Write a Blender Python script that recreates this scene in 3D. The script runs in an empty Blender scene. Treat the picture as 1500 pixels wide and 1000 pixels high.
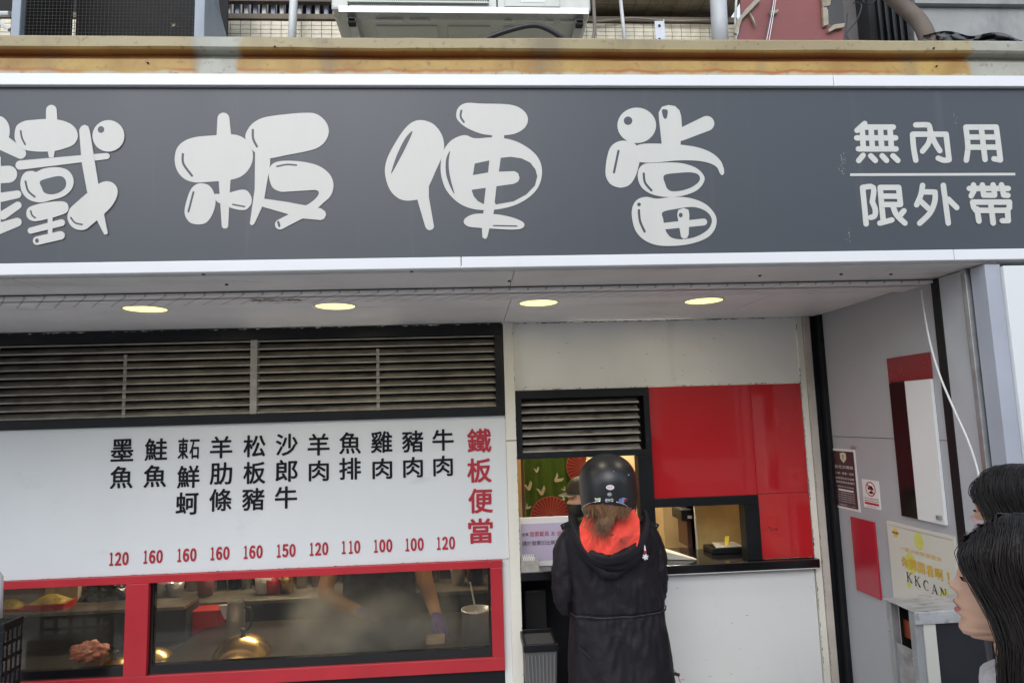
import bpy, bmesh, math, random
from mathutils import Vector, Matrix, noise
random.seed(7)
R_ = math.radians
# ---------------------------------------------------------------- camera, world, sun, exposure
F_PX = 987.0
def _n(v): return v.normalized()
VX = _n(Vector((15250, -350, F_PX)))
VZ = Vector((-250, -8300, F_PX)).normalized(); VZ = _n(VZ - VX * VZ.dot(VX))
VY = -VX.cross(VZ)
if VY.z < 0: VY = -VY
CAM = Vector((0, -3.6, 1.72))
def ray(px, py):
    d = Vector((px - 750, py - 500, F_PX))
    return Vector((VX.dot(d), VY.dot(d), VZ.dot(d)))
def P(px, py, y):                       # the point of the wall plane Y = y seen at a place of the photograph
    d = ray(px, py); return CAM + d * ((y - CAM.y) / d.y)
def PX(px, py, x):
    d = ray(px, py); return CAM + d * ((x - CAM.x) / d.x)
def PZ(px, py, z):
    d = ray(px, py); return CAM + d * ((z - CAM.z) / d.z)

scene = bpy.context.scene
cam_d = bpy.data.cameras.new("camera"); cam = bpy.data.objects.new("camera", cam_d)
scene.collection.objects.link(cam); scene.camera = cam
cam_d.sensor_width = 36; cam_d.lens = 36 * F_PX / 1500; cam_d.clip_end = 300; cam_d.clip_start = 0.05
right = Vector((VX.x, VY.x, VZ.x)); down = Vector((VX.y, VY.y, VZ.y)); fwd = Vector((VX.z, VY.z, VZ.z))
m = Matrix((( right.x, -down.x, -fwd.x), (right.y, -down.y, -fwd.y), (right.z, -down.z, -fwd.z))).to_4x4()
m.translation = CAM; cam.matrix_world = m

world = bpy.data.worlds.new("World"); scene.world = world; world.use_nodes = True
wn = world.node_tree.nodes; wl = world.node_tree.links
sky = wn.new('ShaderNodeTexSky'); sky.sky_type = 'NISHITA'; sky.sun_disc = False
SUN_EL, SUN_AZ = R_(34), R_(195)
sky.sun_elevation = SUN_EL; sky.sun_rotation = SUN_AZ; sky.dust_density = 0.6; sky.air_density = 1.0; sky.ozone_density = 1.0
hsv = wn.new('ShaderNodeHueSaturation'); hsv.inputs['Saturation'].default_value = 0.5
wl.new(sky.outputs[0], hsv.inputs['Color']); wl.new(hsv.outputs[0], wn['Background'].inputs[0])
wn['Background'].inputs[1].default_value = 0.15
sun_d = bpy.data.lights.new("sun", 'SUN'); sun = bpy.data.objects.new("sun", sun_d); scene.collection.objects.link(sun)
sun_d.energy = 0.5; sun_d.angle = R_(40); sun_d.color = (1, .985, .965)
sd = Vector((math.sin(SUN_AZ) * math.cos(SUN_EL), math.cos(SUN_AZ) * math.cos(SUN_EL), math.sin(SUN_EL)))
sun.rotation_euler = sd.to_track_quat('Z', 'Y').to_euler()
vs = scene.view_settings; vs.view_transform = 'Standard'; vs.look = 'None'; vs.gamma = 1; vs.use_curve_mapping = False
vs.exposure = 1.26
try:
    scene.cycles.transparent_max_bounces = 12; scene.cycles.volume_step_rate = 2; scene.cycles.volume_bounces = 0
except Exception: pass

# ---------------------------------------------------------------- helpers
col = scene.collection
def lin(r, g, b):
    f = lambda c: (c / 255 / 12.92) if c / 255 <= .04045 else ((c / 255 + .055) / 1.055) ** 2.4
    return (f(r), f(g), f(b), 1)
MATS = {}
def mat(name, c, rough=.5, metal=0., var=.12, scale=4., bump=0., bscale=60., dirt=None, spec=.5, coat=0., stretch=(1, 1, 1), emit=None, sheen=0, fine=.0):
    if name in MATS: return MATS[name]
    M = bpy.data.materials.new(name); M.use_nodes = True; N = M.node_tree.nodes; L = M.node_tree.links
    B = N['Principled BSDF']; MATS[name] = M
    if len(c) == 3: c = (*c, 1)
    B.inputs['Roughness'].default_value = rough; B.inputs['Metallic'].default_value = metal
    B.inputs['Specular IOR Level'].default_value = spec; B.inputs['Coat Weight'].default_value = coat
    if sheen: B.inputs['Sheen Weight'].default_value = sheen
    tc = N.new('ShaderNodeTexCoord'); mp = N.new('ShaderNodeMapping'); mp.inputs['Scale'].default_value = stretch
    L.new(tc.outputs['Object'], mp.inputs[0])
    nz = N.new('ShaderNodeTexNoise'); nz.inputs['Scale'].default_value = scale; nz.inputs['Detail'].default_value = 6
    nz.inputs['Roughness'].default_value = .6; L.new(mp.outputs[0], nz.inputs[0])
    rp = N.new('ShaderNodeMapRange'); rp.inputs[1].default_value = .3; rp.inputs[2].default_value = .7
    rp.inputs[3].default_value = 1 - var; rp.inputs[4].default_value = 1 + var * .5; L.new(nz.outputs[0], rp.inputs[0])
    mx = N.new('ShaderNodeVectorMath'); mx.operation = 'SCALE'; mx.inputs[0].default_value = c[:3]; L.new(rp.outputs[0], mx.inputs['Scale'])
    out = mx.outputs[0]
    if dirt:                               # (colour, amount, scale, stretch, threshold)
        dc, da, ds, dst, th = dirt
        m2 = N.new('ShaderNodeMapping'); m2.inputs['Scale'].default_value = dst; L.new(tc.outputs['Object'], m2.inputs[0])
        n2 = N.new('ShaderNodeTexNoise'); n2.inputs['Scale'].default_value = ds; n2.inputs['Detail'].default_value = 8; n2.inputs['Roughness'].default_value = .65
        L.new(m2.outputs[0], n2.inputs[0])
        r2 = N.new('ShaderNodeMapRange'); r2.inputs[1].default_value = th; r2.inputs[2].default_value = th + .18; r2.inputs[4].default_value = da
        L.new(n2.outputs[0], r2.inputs[0])
        mm = N.new('ShaderNodeMix'); mm.data_type = 'RGBA'; L.new(r2.outputs[0], mm.inputs[0]); L.new(out, mm.inputs[6]); mm.inputs[7].default_value = (*dc[:3], 1)
        out = mm.outputs[2]
    L.new(out, B.inputs['Base Color'])
    if bump:
        nb = N.new('ShaderNodeTexNoise'); nb.inputs['Scale'].default_value = bscale; nb.inputs['Detail'].default_value = 4; L.new(mp.outputs[0], nb.inputs[0])
        bp = N.new('ShaderNodeBump'); bp.inputs['Strength'].default_value = bump; bp.inputs['Distance'].default_value = .01
        L.new(nb.outputs[0], bp.inputs['Height']); L.new(bp.outputs[0], B.inputs['Normal'])
    rr = N.new('ShaderNodeMapRange'); rr.inputs[3].default_value = max(.03, rough - .08); rr.inputs[4].default_value = min(1, rough + .12)
    L.new(nz.outputs[0], rr.inputs[0]); L.new(rr.outputs[0], B.inputs['Roughness'])
    if emit: B.inputs['Emission Color'].default_value = (*emit[:3], 1); B.inputs['Emission Strength'].default_value = emit[3]
    return M
def glass_mat(name, tint=(.9, .92, .9), rough=.03, boost=1.0, haze=0.0, base=.04):
    M = bpy.data.materials.new(name); M.use_nodes = True; N = M.node_tree.nodes; L = M.node_tree.links
    for n in list(N):
        if n.type != 'OUTPUT_MATERIAL': N.remove(n)
    out = [n for n in N if n.type == 'OUTPUT_MATERIAL'][0]
    tr = N.new('ShaderNodeBsdfTransparent'); tr.inputs[0].default_value = (*tint, 1)
    gl = N.new('ShaderNodeBsdfGlossy'); gl.inputs['Roughness'].default_value = rough
    fr = N.new('ShaderNodeFresnel'); fr.inputs[0].default_value = 1.5
    ml = N.new('ShaderNodeMath'); ml.operation = 'MULTIPLY'; ml.inputs[1].default_value = boost; L.new(fr.outputs[0], ml.inputs[0])
    a = N.new('ShaderNodeMixShader'); L.new(ml.outputs[0], a.inputs[0]); L.new(tr.outputs[0], a.inputs[1]); L.new(gl.outputs[0], a.inputs[2])
    df = N.new('ShaderNodeBsdfDiffuse'); df.inputs[0].default_value = (.35, .33, .28, 1)
    tc = N.new('ShaderNodeTexCoord'); nz = N.new('ShaderNodeTexNoise'); nz.inputs['Scale'].default_value = 6; nz.inputs['Detail'].default_value = 8
    L.new(tc.outputs['Object'], nz.inputs[0])
    mr = N.new('ShaderNodeMapRange'); mr.inputs[1].default_value = .42; mr.inputs[2].default_value = .75; mr.inputs[3].default_value = haze * .3; mr.inputs[4].default_value = haze
    L.new(nz.outputs[0], mr.inputs[0])
    b = N.new('ShaderNodeMixShader'); L.new(mr.outputs[0], b.inputs[0]); L.new(a.outputs[0], b.inputs[1]); L.new(df.outputs[0], b.inputs[2])
    L.new(b.outputs[0], out.inputs[0]); return M

class MB:
    def __init__(s): s.bm = bmesh.new()
    def box(s, x0, x1, y0, y1, z0, z1, bev=0.0):
        x0, x1 = min(x0, x1), max(x0, x1); y0, y1 = min(y0, y1), max(y0, y1); z0, z1 = min(z0, z1), max(z0, z1)
        vs_ = [s.bm.verts.new((x, y, z)) for x in (x0, x1) for y in (y0, y1) for z in (z0, z1)]
        fs = [(0, 1, 3, 2), (4, 6, 7, 5), (0, 4, 5, 1), (2, 3, 7, 6), (0, 2, 6, 4), (1, 5, 7, 3)]
        ff = [s.bm.faces.new([vs_[i] for i in f]) for f in fs]
        if bev:
            es = list({e for f in ff for e in f.edges})
            bmesh.ops.bevel(s.bm, geom=es, offset=bev, segments=2, affect='EDGES', profile=.5)
        return s
    def hexa(s, pts, bev=0):                # 8 points: bottom 4 then top 4
        v = [s.bm.verts.new(p) for p in pts]
        ff = [s.bm.faces.new([v[i] for i in f]) for f in ((3, 2, 1, 0), (4, 5, 6, 7), (0, 1, 5, 4), (1, 2, 6, 5), (2, 3, 7, 6), (3, 0, 4, 7))]
        if bev:
            es = list({e for f in ff for e in f.edges}); bmesh.ops.bevel(s.bm, geom=es, offset=bev, segments=2, affect='EDGES', profile=.5)
        return s
    def poly(s, pts):
        s.bm.faces.new([s.bm.verts.new(p) for p in pts]); return s
    def slab(s, pts, off):                  # polygon with thickness: pts front face, off = vector to the back
        n = len(pts); a = [s.bm.verts.new(p) for p in pts]; b = [s.bm.verts.new(Vector(p) + off) for p in pts]
        s.bm.faces.new(a); s.bm.faces.new(b[::-1])
        for i in range(n): s.bm.faces.new((a[i], b[i], b[(i + 1) % n], a[(i + 1) % n]))
        return s
    def tube(s, path, r, seg=8, cap=True):
        path = [Vector(p) for p in path]; rings = []; k = len(path)
        up = None
        for i, p in enumerate(path):
            t = (path[min(i + 1, k - 1)] - path[max(i - 1, 0)]).normalized()
            if up is None: up = t.orthogonal().normalized()
            up = (up - t * up.dot(t)).normalized(); sd_ = t.cross(up)
            rr = r[i] if isinstance(r, (list, tuple)) else r
            rings.append([s.bm.verts.new(p + up * (math.cos(2 * math.pi * j / seg) * rr) + sd_ * (math.sin(2 * math.pi * j / seg) * rr)) for j in range(seg)])
        for a, b in zip(rings, rings[1:]):
            for j in range(seg): s.bm.faces.new((a[j], a[(j + 1) % seg], b[(j + 1) % seg], b[j]))
        if cap and seg > 2: s.bm.faces.new(rings[0][::-1]); s.bm.faces.new(rings[-1])
        return s
    def lathe(s, prof, c=(0, 0, 0), seg=32, sx=1, sy=1):
        c = Vector(c); rings = []
        for r, z in prof:
            rings.append([s.bm.verts.new(c + Vector((math.cos(2 * math.pi * j / seg) * r * sx, math.sin(2 * math.pi * j / seg) * r * sy, z))) for j in range(seg)])
        for a, b in zip(rings, rings[1:]):
            for j in range(seg): s.bm.faces.new((a[j], a[(j + 1) % seg], b[(j + 1) % seg], b[j]))
        return s
    def grid(s, fn, nu, nv, closed=False):
        g = [[s.bm.verts.new(fn(i / (nu if closed else nu - 1), j / (nv - 1))) for i in range(nu)] for j in range(nv)]
        for j in range(nv - 1):
            for i in range(nu if closed else nu - 1):
                k = (i + 1) % nu
                s.bm.faces.new((g[j][i], g[j][k], g[j + 1][k], g[j + 1][i]))
        return s
    def build(s, name, m, parent=None, smooth=False, loc=None):
        bmesh.ops.recalc_face_normals(s.bm, faces=s.bm.faces[:]) if len(s.bm.faces) < 60000 else None
        me = bpy.data.meshes.new(name); s.bm.to_mesh(me); s.bm.free()
        base = Vector(parent['_w']) if parent is not None else Vector(loc or (0, 0, 0))
        me.transform(Matrix.Translation(-base))
        if smooth:
            for p in me.polygons: p.use_smooth = True
        me.materials.append(m); o = bpy.data.objects.new(name, me); col.objects.link(o)
        if parent is not None: o.parent = parent
        else: o.location = base
        o['_w'] = base[:]
        return o
def tag(o, label=None, cat=None, group=None, kind=None):
    if label: o['label'] = label
    if cat: o['category'] = cat
    if group: o['group'] = group
    if kind: o['kind'] = kind
    return o
def thing(name, loc, label, cat, group=None):
    o = bpy.data.objects.new(name, None); o.empty_display_size = .1; col.objects.link(o); o.location = loc; o['_w'] = tuple(loc)
    return tag(o, label, cat, group)
def struct(o): o['kind'] = 'structure'; return o
def box(name, m, parent, *a, bev=0.0): return MB().box(*a, bev=bev).build(name, m, parent)
def catmull(pts, n=6, closed=True):
    out = []; k = len(pts)
    for i in range(k if closed else k - 1):
        if closed: p0, p1, p2, p3 = pts[i - 1], pts[i], pts[(i + 1) % k], pts[(i + 2) % k]
        else: p0, p1, p2, p3 = pts[max(i - 1, 0)], pts[i], pts[i + 1], pts[min(i + 2, k - 1)]
        for j in range(n):
            t = j / n
            out.append(tuple(.5 * ((2 * b) + (-a + c) * t + (2 * a - 5 * b + 4 * c - d) * t * t + (-a + 3 * b - 3 * c + d) * t ** 3) for a, b, c, d in zip(p0, p1, p2, p3)))
    if not closed: out.append(tuple(pts[-1]))
    return out
GC = {}
def glyph(txt, bold):
    k = (txt, bold)
    if k in GC: return GC[k]
    cu = bpy.data.curves.new('t', 'FONT'); cu.body = txt; cu.size = 1; cu.offset = bold; cu.resolution_u = 3
    ob = bpy.data.objects.new('t', cu); col.objects.link(ob)
    dg = bpy.context.evaluated_depsgraph_get(); dg.update()
    me = ob.evaluated_get(dg).to_mesh()
    v = [(q.co.x, q.co.y) for q in me.vertices]; f = [tuple(p.vertices) for p in me.polygons]
    ob.evaluated_get(dg).to_mesh_clear(); bpy.data.objects.remove(ob); bpy.data.curves.remove(cu)
    xs = [a for a, b in v] or [0, 1]; ys = [b for a, b in v] or [0, 1]
    x0, x1, y0, y1 = min(xs), max(xs), min(ys), max(ys)
    v = [((a - (x0 + x1) / 2) / max(x1 - x0, 1e-6), (b - (y0 + y1) / 2) / max(y1 - y0, 1e-6)) for a, b in v]
    GC[k] = (v, f); return GC[k]
def put_text(mb, txt, c, U, V, w, h, bold=.012):
    v, f = glyph(txt, 0.0); c, U, V = Vector(c), Vector(U), Vector(V)
    em = h if len(txt) > 1 else max(w, h) * .95; d = bold * em; Nn = U.cross(V)
    offs = [(0, 0)] if bold < .008 else ([(math.cos(t * math.pi / 3) * d, math.sin(t * math.pi / 3) * d) for t in range(6)] + [(0, 0)])
    w2, h2 = w - 2 * d * (len(offs) > 1), h - 2 * d * (len(offs) > 1)
    for k, (ox, oy) in enumerate(offs):
        vv = [mb.bm.verts.new(c + U * (a * w2 + ox) + V * (b * h2 + oy) + Nn * (.0002 * k)) for a, b in v]
        for q in f:
            try: mb.bm.faces.new([vv[i] for i in q])
            except ValueError: pass
    return mb

# ---------------------------------------------------------------- materials
M_white = mat('white_painted_metal', (.78, .78, .75), .38, var=.07, scale=2, bump=.04, bscale=8, dirt=((.30, .28, .24), .3, 3, (1, 1, .25), .56))
M_white2 = mat('white_enamel_panel', (.67, .68, .67), .3, var=.04, scale=1.2, bump=.02, bscale=3, dirt=((.45, .43, .40), .25, 5, (1, 1, .3), .6))
M_cream = mat('old_cream_paint', (.72, .70, .62), .5, var=.1, scale=3, bump=.15, bscale=25, dirt=((.16, .13, .10), .6, 8, (1, 1, .3), .62))
M_grey = mat('grey_wall_panel', (.37, .375, .395), .42, var=.08, scale=1.5, bump=.02, bscale=5, dirt=((.13, .12, .12), .35, 3, (1, 1, .4), .6))
M_soffit = mat('soffit_sheet', (.82, .80, .78), .4, var=.1, scale=1.5, bump=.03, bscale=4, dirt=((.22, .20, .18), .45, 5, (.3, 1, 1), .58))
M_soffit2 = mat('soffit_front_sheet', (.70, .68, .65), .45, var=.12, scale=2, dirt=((.17, .15, .13), .5, 4, (.2, 1, 1), .55))
M_black = mat('black_painted_frame', (.007, .008, .010), .4, var=.3, spec=.3, scale=6, bump=.05, bscale=30, dirt=((.06, .055, .05), .4, 12, (1, 1, 1), .62))
M_blackg = mat('black_gloss_stone', (.008, .008, .009), .12, var=.2)
M_slat = mat('grimy_slat', (.30, .27, .22), .55, var=.35, scale=7, bump=.2, bscale=40, dirt=((.07, .055, .04), .75, 9, (.5, 1, 1), .5))
M_slat2 = mat('dirty_grey_slat', (.24, .22, .19), .3, var=.4, scale=14, dirt=((.03, .025, .02), .9, 14, (.6, 1, 1), .5))
M_red = mat('red_painted_frame', (.42, .020, .030), .35, var=.12, scale=5, bump=.03, dirt=((.2, .02, .03), .5, 10, (1, 1, 1), .62))
M_redglass = mat('red_gloss_panel', (.46, .018, .022), .10, var=.08, scale=1.5, coat=.6, bump=.02, bscale=1.6, dirt=((.50, .10, .09), .45, 5, (1, 1, .35), .58))
M_sign = mat('sign_face', (.043, .049, .058), .42, var=.06, scale=1.4, stretch=(1, 1, .25), dirt=((.10, .10, .11), .4, 5, (2.5, 1, .12), .6))
M_letter = mat('letter_white_vinyl', (.535, .525, .475), .4, var=.05, scale=8, stretch=(1, 1, .2), dirt=((.5, .5, .45), .4, 9, (2, 1, .2), .6))
M_trim = mat('white_sign_trim', (.70, .70, .70), .3, var=.03, scale=3, dirt=((.5, .5, .48), .3, 9, (1, 1, .4), .64))
M_ink = mat('black_lettering', (.008, .008, .012), .6, var=.1, spec=.2)
M_redink = mat('red_lettering', (.40, .02, .035), .4, var=.08)
M_galv = mat('galvanised_steel', (.42, .43, .44), .35, metal=.7, var=.2, scale=20, dirt=((.2, .17, .14), .4, 12, (1, 1, 1), .6))
M_tile = mat('cream_mosaic_tile', (.66, .60, .45), .35, var=.22, scale=18, dirt=((.3, .25, .16), .6, 4, (1, 1, .5), .56))
M_grout = mat('tile_grout', (.30, .26, .20), .9, var=.3, scale=12)
M_beige = mat('ac_casing', (.56, .57, .52), .4, var=.06, scale=3, dirt=((.35, .3, .22), .5, 4, (1, 1, .4), .58))
M_dark = mat('dark_void', (.012, .011, .010), .8, var=.3)
M_pipe = mat('grey_pvc_pipe', (.45, .46, .47), .4, var=.1, dirt=((.25, .23, .2), .4, 6, (1, 1, .2), .58))
M_pipe2 = mat('white_pvc_pipe', (.62, .63, .62), .4, var=.1, dirt=((.35, .33, .3), .4, 6, (1, 1, .2), .58))
M_cable = mat('black_cable', (.015, .016, .02), .4)
M_brown = mat('oxide_red_sheet', (.21, .055, .05), .5, var=.2, scale=3, bump=.1, bscale=6, dirt=((.1, .03, .03), .6, 5, (1, 1, .4), .55))
M_rustpipe = mat('brown_duct', (.13, .10, .08), .7, var=.3, scale=5, bump=.2)
M_tarp = mat('grey_concrete', (.30, .30, .29), .8, var=.25, scale=3, bump=.2, bscale=10, dirt=((.12, .12, .12), .7, 3, (1, 1, .5), .5))
M_steel = mat('kitchen_steel', (.55, .56, .56), .42, metal=.75, var=.15, scale=6)
M_brass = mat('brass_lid', (.62, .43, .16), .22, metal=1, var=.2, scale=7)
M_wallin = mat('warm_kitchen_wall', (.46, .36, .20), .6, var=.12, scale=3)
M_wallk = mat('kitchen_back_wall', (.16, .12, .08), .6, var=.3, scale=3)
M_redpl = mat('red_plastic', (.42, .02, .02), .35, var=.1)
M_skin = mat('skin', (.58, .345, .235), .5, var=.06, scale=9, bump=.02, bscale=200)
MATS['skin'].node_tree.nodes['Principled BSDF'].inputs['Subsurface Weight'].default_value = .12
MATS['skin'].node_tree.nodes['Principled BSDF'].inputs['Subsurface Radius'].default_value = (.01, .004, .002)
M_jacket = mat('black_nylon', (.0095, .0075, .0105), .6, spec=.28, var=.2, scale=7, bump=.45, bscale=26)
M_lining = mat('red_fleece_lining', (.78, .055, .028), .8, var=.08, scale=6, bump=.2, bscale=120, sheen=.3)
M_hair = mat('black_hair', (.016, .013, .012), .5, var=.4, scale=30, stretch=(3, 3, .4), spec=.4)
M_hairb = mat('brown_hair', (.20, .105, .055), .45, var=.45, scale=40, stretch=(3, 3, .5))
M_hairr = mat('dark_brown_hair', (.030, .019, .016), .45, var=.4, scale=30, stretch=(3, 3, .5))
M_helmet = mat('matte_black_helmet', (.014, .015, .017), .36, var=.2, scale=10, bump=.01, dirt=((.12, .11, .1), .5, 60, (1, 1, 1), .74))
M_chrome = mat('chrome_trim', (.8, .8, .82), .12, metal=1, var=.05)
M_green = mat('green_curtain', (.055, .115, .012), .8, var=.12, scale=4, bump=.1, bscale=8, stretch=(3, 1, .3))
M_fan = mat('curtain_fan_red', (.24, .018, .02), .8, var=.1)
M_fanline = mat('curtain_fan_line', (.48, .15, .08), .8, var=.05)
M_bird = mat('curtain_bird', (.50, .47, .34), .8, var=.05)
M_yellow = mat('yellow_print', (.66, .50, .04), .5, var=.1)
M_lime = mat('lime_circle', (.55, .54, .12), .5, var=.1)
M_board = mat('cream_board', (.56, .54, .47), .4, var=.05, scale=3)
M_pale = mat('paper_white', (.68, .67, .66), .5, var=.04)
M_lilac = mat('lilac_paper', (.50, .44, .58), .35, var=.1, scale=2)
M_maroon = mat('maroon_poster', (.055, .018, .022), .4, var=.1)
M_knit = mat('pale_knit', (.55, .52, .52), .85, var=.25, scale=60, bump=.5, bscale=180)
M_denim = mat('dark_trousers', (.03, .032, .045), .8, var=.2, scale=20)
M_shoe = mat('grey_shoes', (.12, .12, .12), .6)
M_wood = mat('dark_wood', (.09, .03, .02), .4, var=.3, scale=8)

# ---------------------------------------------------------------- setting: ground, street, far side
struct(MB().box(-60, 60, -60, 60, -.3, 0).build('ground', mat('asphalt', (.16, .16, .165), .85, var=.25, scale=8, bump=.3, bscale=90)))
struct(MB().box(-12, 12, -2.3, 6, .0, .1, bev=.005).build('pavement', mat('pavement_concrete', (.50, .50, .49), .8, var=.2, scale=6, bump=.2, bscale=60)))
opp = thing('apartment_building', (0, -14, 0), 'pale apartment block across the street, mirrored in the red gloss panels', 'building')  # unseen building, added for its reflection in the red panels
M_opp = mat('opposite_render', (.42, .40, .36), .8, var=.2, scale=1.2)
MB().box(-16, 16, -20, -14, 0, 5.2).build('wall', M_opp, opp)
MB().box(-16, 16, -14, -13.2, 3.1, 3.3).build('ledge', M_white, opp)
for i in range(8):
    for zz in (.3, 3.9):
        w = MB().box(-15 + i * 4, -12.6 + i * 4, -14.05, -13.99, zz + .3, zz + 2.2).build('window', MATS['black_gloss_stone'], opp)
        MB().box(-13.85 + i * 4, -13.75 + i * 4, -14.08, -14.055, zz + .3, zz + 2.2).build('mullion', M_white, w)

# ---------------------------------------------------------------- the shop building
SB = thing('shop_building', (0, 0, 0), 'shopfront building with white panels, grey side wall and cream mosaic tiles above', 'building')
XW = 1.93                                   # side wall plane
ZS = 2.25                                   # soffit
xL = -4.2
# soffit, its lip rail and the front sheet
def sheet_quads(name, m, x0, x1, y0, y1, z0, z1, **k): return MB().box(x0, x1, y0, y1, z0, z1).build(name, m, SB)
seamsX = [xL, -2.2, .19, 1.36, XW - .002]
for a, b in zip(seamsX, seamsX[1:]): MB().box(a + .0015, b - .0015, -.86, .1, ZS, ZS + .02, bev=.001).build('soffit_panel', M_soffit, SB)
MB().box(xL, 2.0, -.8, .1, ZS + .012, ZS + .05).build('soffit_backing', M_dark, SB)
M_lip = mat('lip_rail_paint', (.75, .72, .70), .5, var=.1, scale=10)
nt = M_lip.node_tree; wv = nt.nodes.new('ShaderNodeTexWave'); wv.inputs['Scale'].default_value = 2.7; wv.inputs['Distortion'].default_value = .5
wv.inputs['Detail'].default_value = 2; tcx = nt.nodes.new('ShaderNodeTexCoord'); mpx = nt.nodes.new('ShaderNodeMapping'); mpx.inputs['Rotation'].default_value = (0, 0, R_(-38)); mpx.inputs['Scale'].default_value = (2, 2, 2)
nt.links.new(tcx.outputs['Object'], mpx.inputs[0]); nt.links.new(mpx.outputs[0], wv.inputs[0])
rmp = nt.nodes.new('ShaderNodeMapRange'); rmp.inputs[1].default_value = .0; rmp.inputs[2].default_value = .06; rmp.inputs[3].default_value = .55; rmp.inputs[4].default_value = 1
nt.links.new(wv.outputs['Fac'], rmp.inputs[0])
vmx = nt.nodes.new('ShaderNodeVectorMath'); vmx.operation = 'SCALE'; bs = nt.nodes['Principled BSDF']
src = bs.inputs['Base Color'].links[0].from_socket; nt.links.new(src, vmx.inputs[0]); nt.links.new(rmp.outputs[0], vmx.inputs['Scale']); nt.links.new(vmx.outputs[0], bs.inputs['Base Color'])
lipx1 = PZ(1418, 425, ZS - .03).x
MB().box(xL, lipx1, PZ(750, 425, ZS - .012).y, PZ(750, 438.5, ZS - .012).y, ZS - .012, ZS - .001, bev=.003).build('lip_rail', M_lip, SB)
rustp = MB()
for i in range(60):
    cx = P(362, 437, -.9).x + random.random() * .19; cy = -.885 + random.random() * .05; r = .002 + random.random() * .006
    rustp.poly([(cx + math.cos(a) * r * random.uniform(.7, 2.5), cy + math.sin(a) * r * .6, ZS - .0135 - random.random() * .001) for a in [q * math.pi / 4 for q in range(8)]])
ro = rustp.build('paint_chips', mat('chip_rust', (.16, .06, .05), .8), SB); ro['kind'] = 'stuff'
for a, b in ((xL, -1.55), (-1.55, .17), (.17, 1.62), (1.62, 1.99)):
    MB().box(a + .0015, b - .0015, -1.235, -.915, ZS + .004, ZS + .02, bev=.001).build('front_soffit_sheet', M_soffit2, SB)
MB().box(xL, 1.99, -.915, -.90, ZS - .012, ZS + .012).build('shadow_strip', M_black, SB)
bolts = MB()
for px, py in [(298, 402), (332, 417), (338, 429), (603, 398), (746, 412), (730, 424), (1113, 404), (1124, 416), (1232, 402), (1305, 384 + 18)]:
    p = PZ(px, py, ZS); bolts.lathe([(.0, .001), (.006, .001), (.006, .005)], (p.x, p.y, ZS - .003), 8)
bolts.build('screw', M_black, SB)
# main wall right of the pillar
xp0, xp1 = .186, .240
MB().box(xp0, xp1, -.035, .12, 0, ZS - .001, bev=.002).build('pillar', M_cream, SB)
MB().box(xp0 - .001, xp1 + .001, -.037, -.03, 1.62, 1.624).build('pillar_joint', M_dark, SB)
x_a, x_b = P(948, 567, 0).x, 1.812
MB().box(xp1 + .001, x_b + .03, 0, .06, 1.883, ZS - .001).build('upper_wall_panel', M_white, SB)
# side batten of the opening, corner trims
MB().box(1.812, 1.845, -.012, .06, 0, ZS - .001, bev=.002).build('corner_batten', M_cream, SB)
MB().box(1.847, 1.885, -.022, .06, 0, ZS - .001, bev=.002).build('corner_trim', mat('bare_corner_trim', (.50, .45, .40), .5, var=.15, scale=6, dirt=((.2, .17, .14), .5, 9, (1, 1, .3), .58)), SB)
MB().box(1.887, XW - .003, -.02, .05, 0, ZS - .001).build('corner_reveal', M_black, SB)
MB().box(XW - .022, XW + .004, -.075, -.022, 0, ZS - .001, bev=.002).build('corner_post', M_black, SB)
# white base panel under the counter, right side
x_base = P(940, 900, 0).x
MB().box(x_base, 1.808, 0, .05, .0, .905, bev=.002).build('base_panel', M_white2, SB)
MB().box(xp1 + .001, x_base - .001, .30, .34, 0, .93).build('counter_recess', M_black, SB)
MB().box(xL, .184, 0, .1, 0, .474).build('plinth_wall', M_black, SB)
# side wall, built in grey sheets with visible joints
yb = -.952
zj = PX(1250, 640, XW).z
for z0, z1 in ((0, zj - .0015), (zj + .0015, ZS)): MB().box(XW, XW + .06, yb, 0, z0, z1).build('side_panel', M_grey, SB)
MB().box(XW + .01, XW + .06, yb, 0, 0, ZS).build('side_backing', M_dark, SB)
y1, y2 = PX(1385, 430, XW).y, PX(1420, 430, XW).y
MB().box(XW - .004, XW + .06, -1.0, yb - .001, 0, ZS, bev=.002).build('black_edge_strip', M_black, SB)
MB().box(XW - .001, XW + .06, -1.125, -1.001, 0, ZS).build('door_jamb', mat('pale_jamb', (.42, .43, .45), .35, var=.08, dirt=((.2, .2, .2), .4, 4, (1, 1, .2), .6)), SB)
MB().box(XW + .002, XW + .06, -1.142, -1.126, 0, ZS).build('track_gap', M_black, SB)
MB().box(XW - .015, XW + .02, -1.165, -1.143, 0, ZS, bev=.002).build('shutter_track', M_galv, SB)
MB().box(XW + .006, XW + .06, -1.172, -1.166, 0, ZS).build('track_gap', M_black, SB)
MB().box(XW + .0, XW + .06, -1.248, -1.173, 0, ZS, bev=.002).build('outer_jamb', mat('blue_grey_jamb', (.36, .38, .43), .4, var=.1, dirt=((.2, .2, .22), .4, 4, (1, 1, .2), .55)), SB)
MB().box(XW + .061, 3.4, -1.262, -.9, 0, 2.24, bev=.003).build('street_pier', M_white2, SB)
MB().box(XW + .061, 3.4, -1.2645, -1.2625, 1.40, 1.404).build('pier_joint', M_dark, SB)
# body behind everything
MB().box(XW + .07, 3.4, -.89, 3.2, 0, 2.95).build('neighbour_wall', M_tarp, SB)
MB().box(xL - .1, xL, -1.2, 3.2, 0, 6).build('end_wall', M_tarp, SB)
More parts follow.
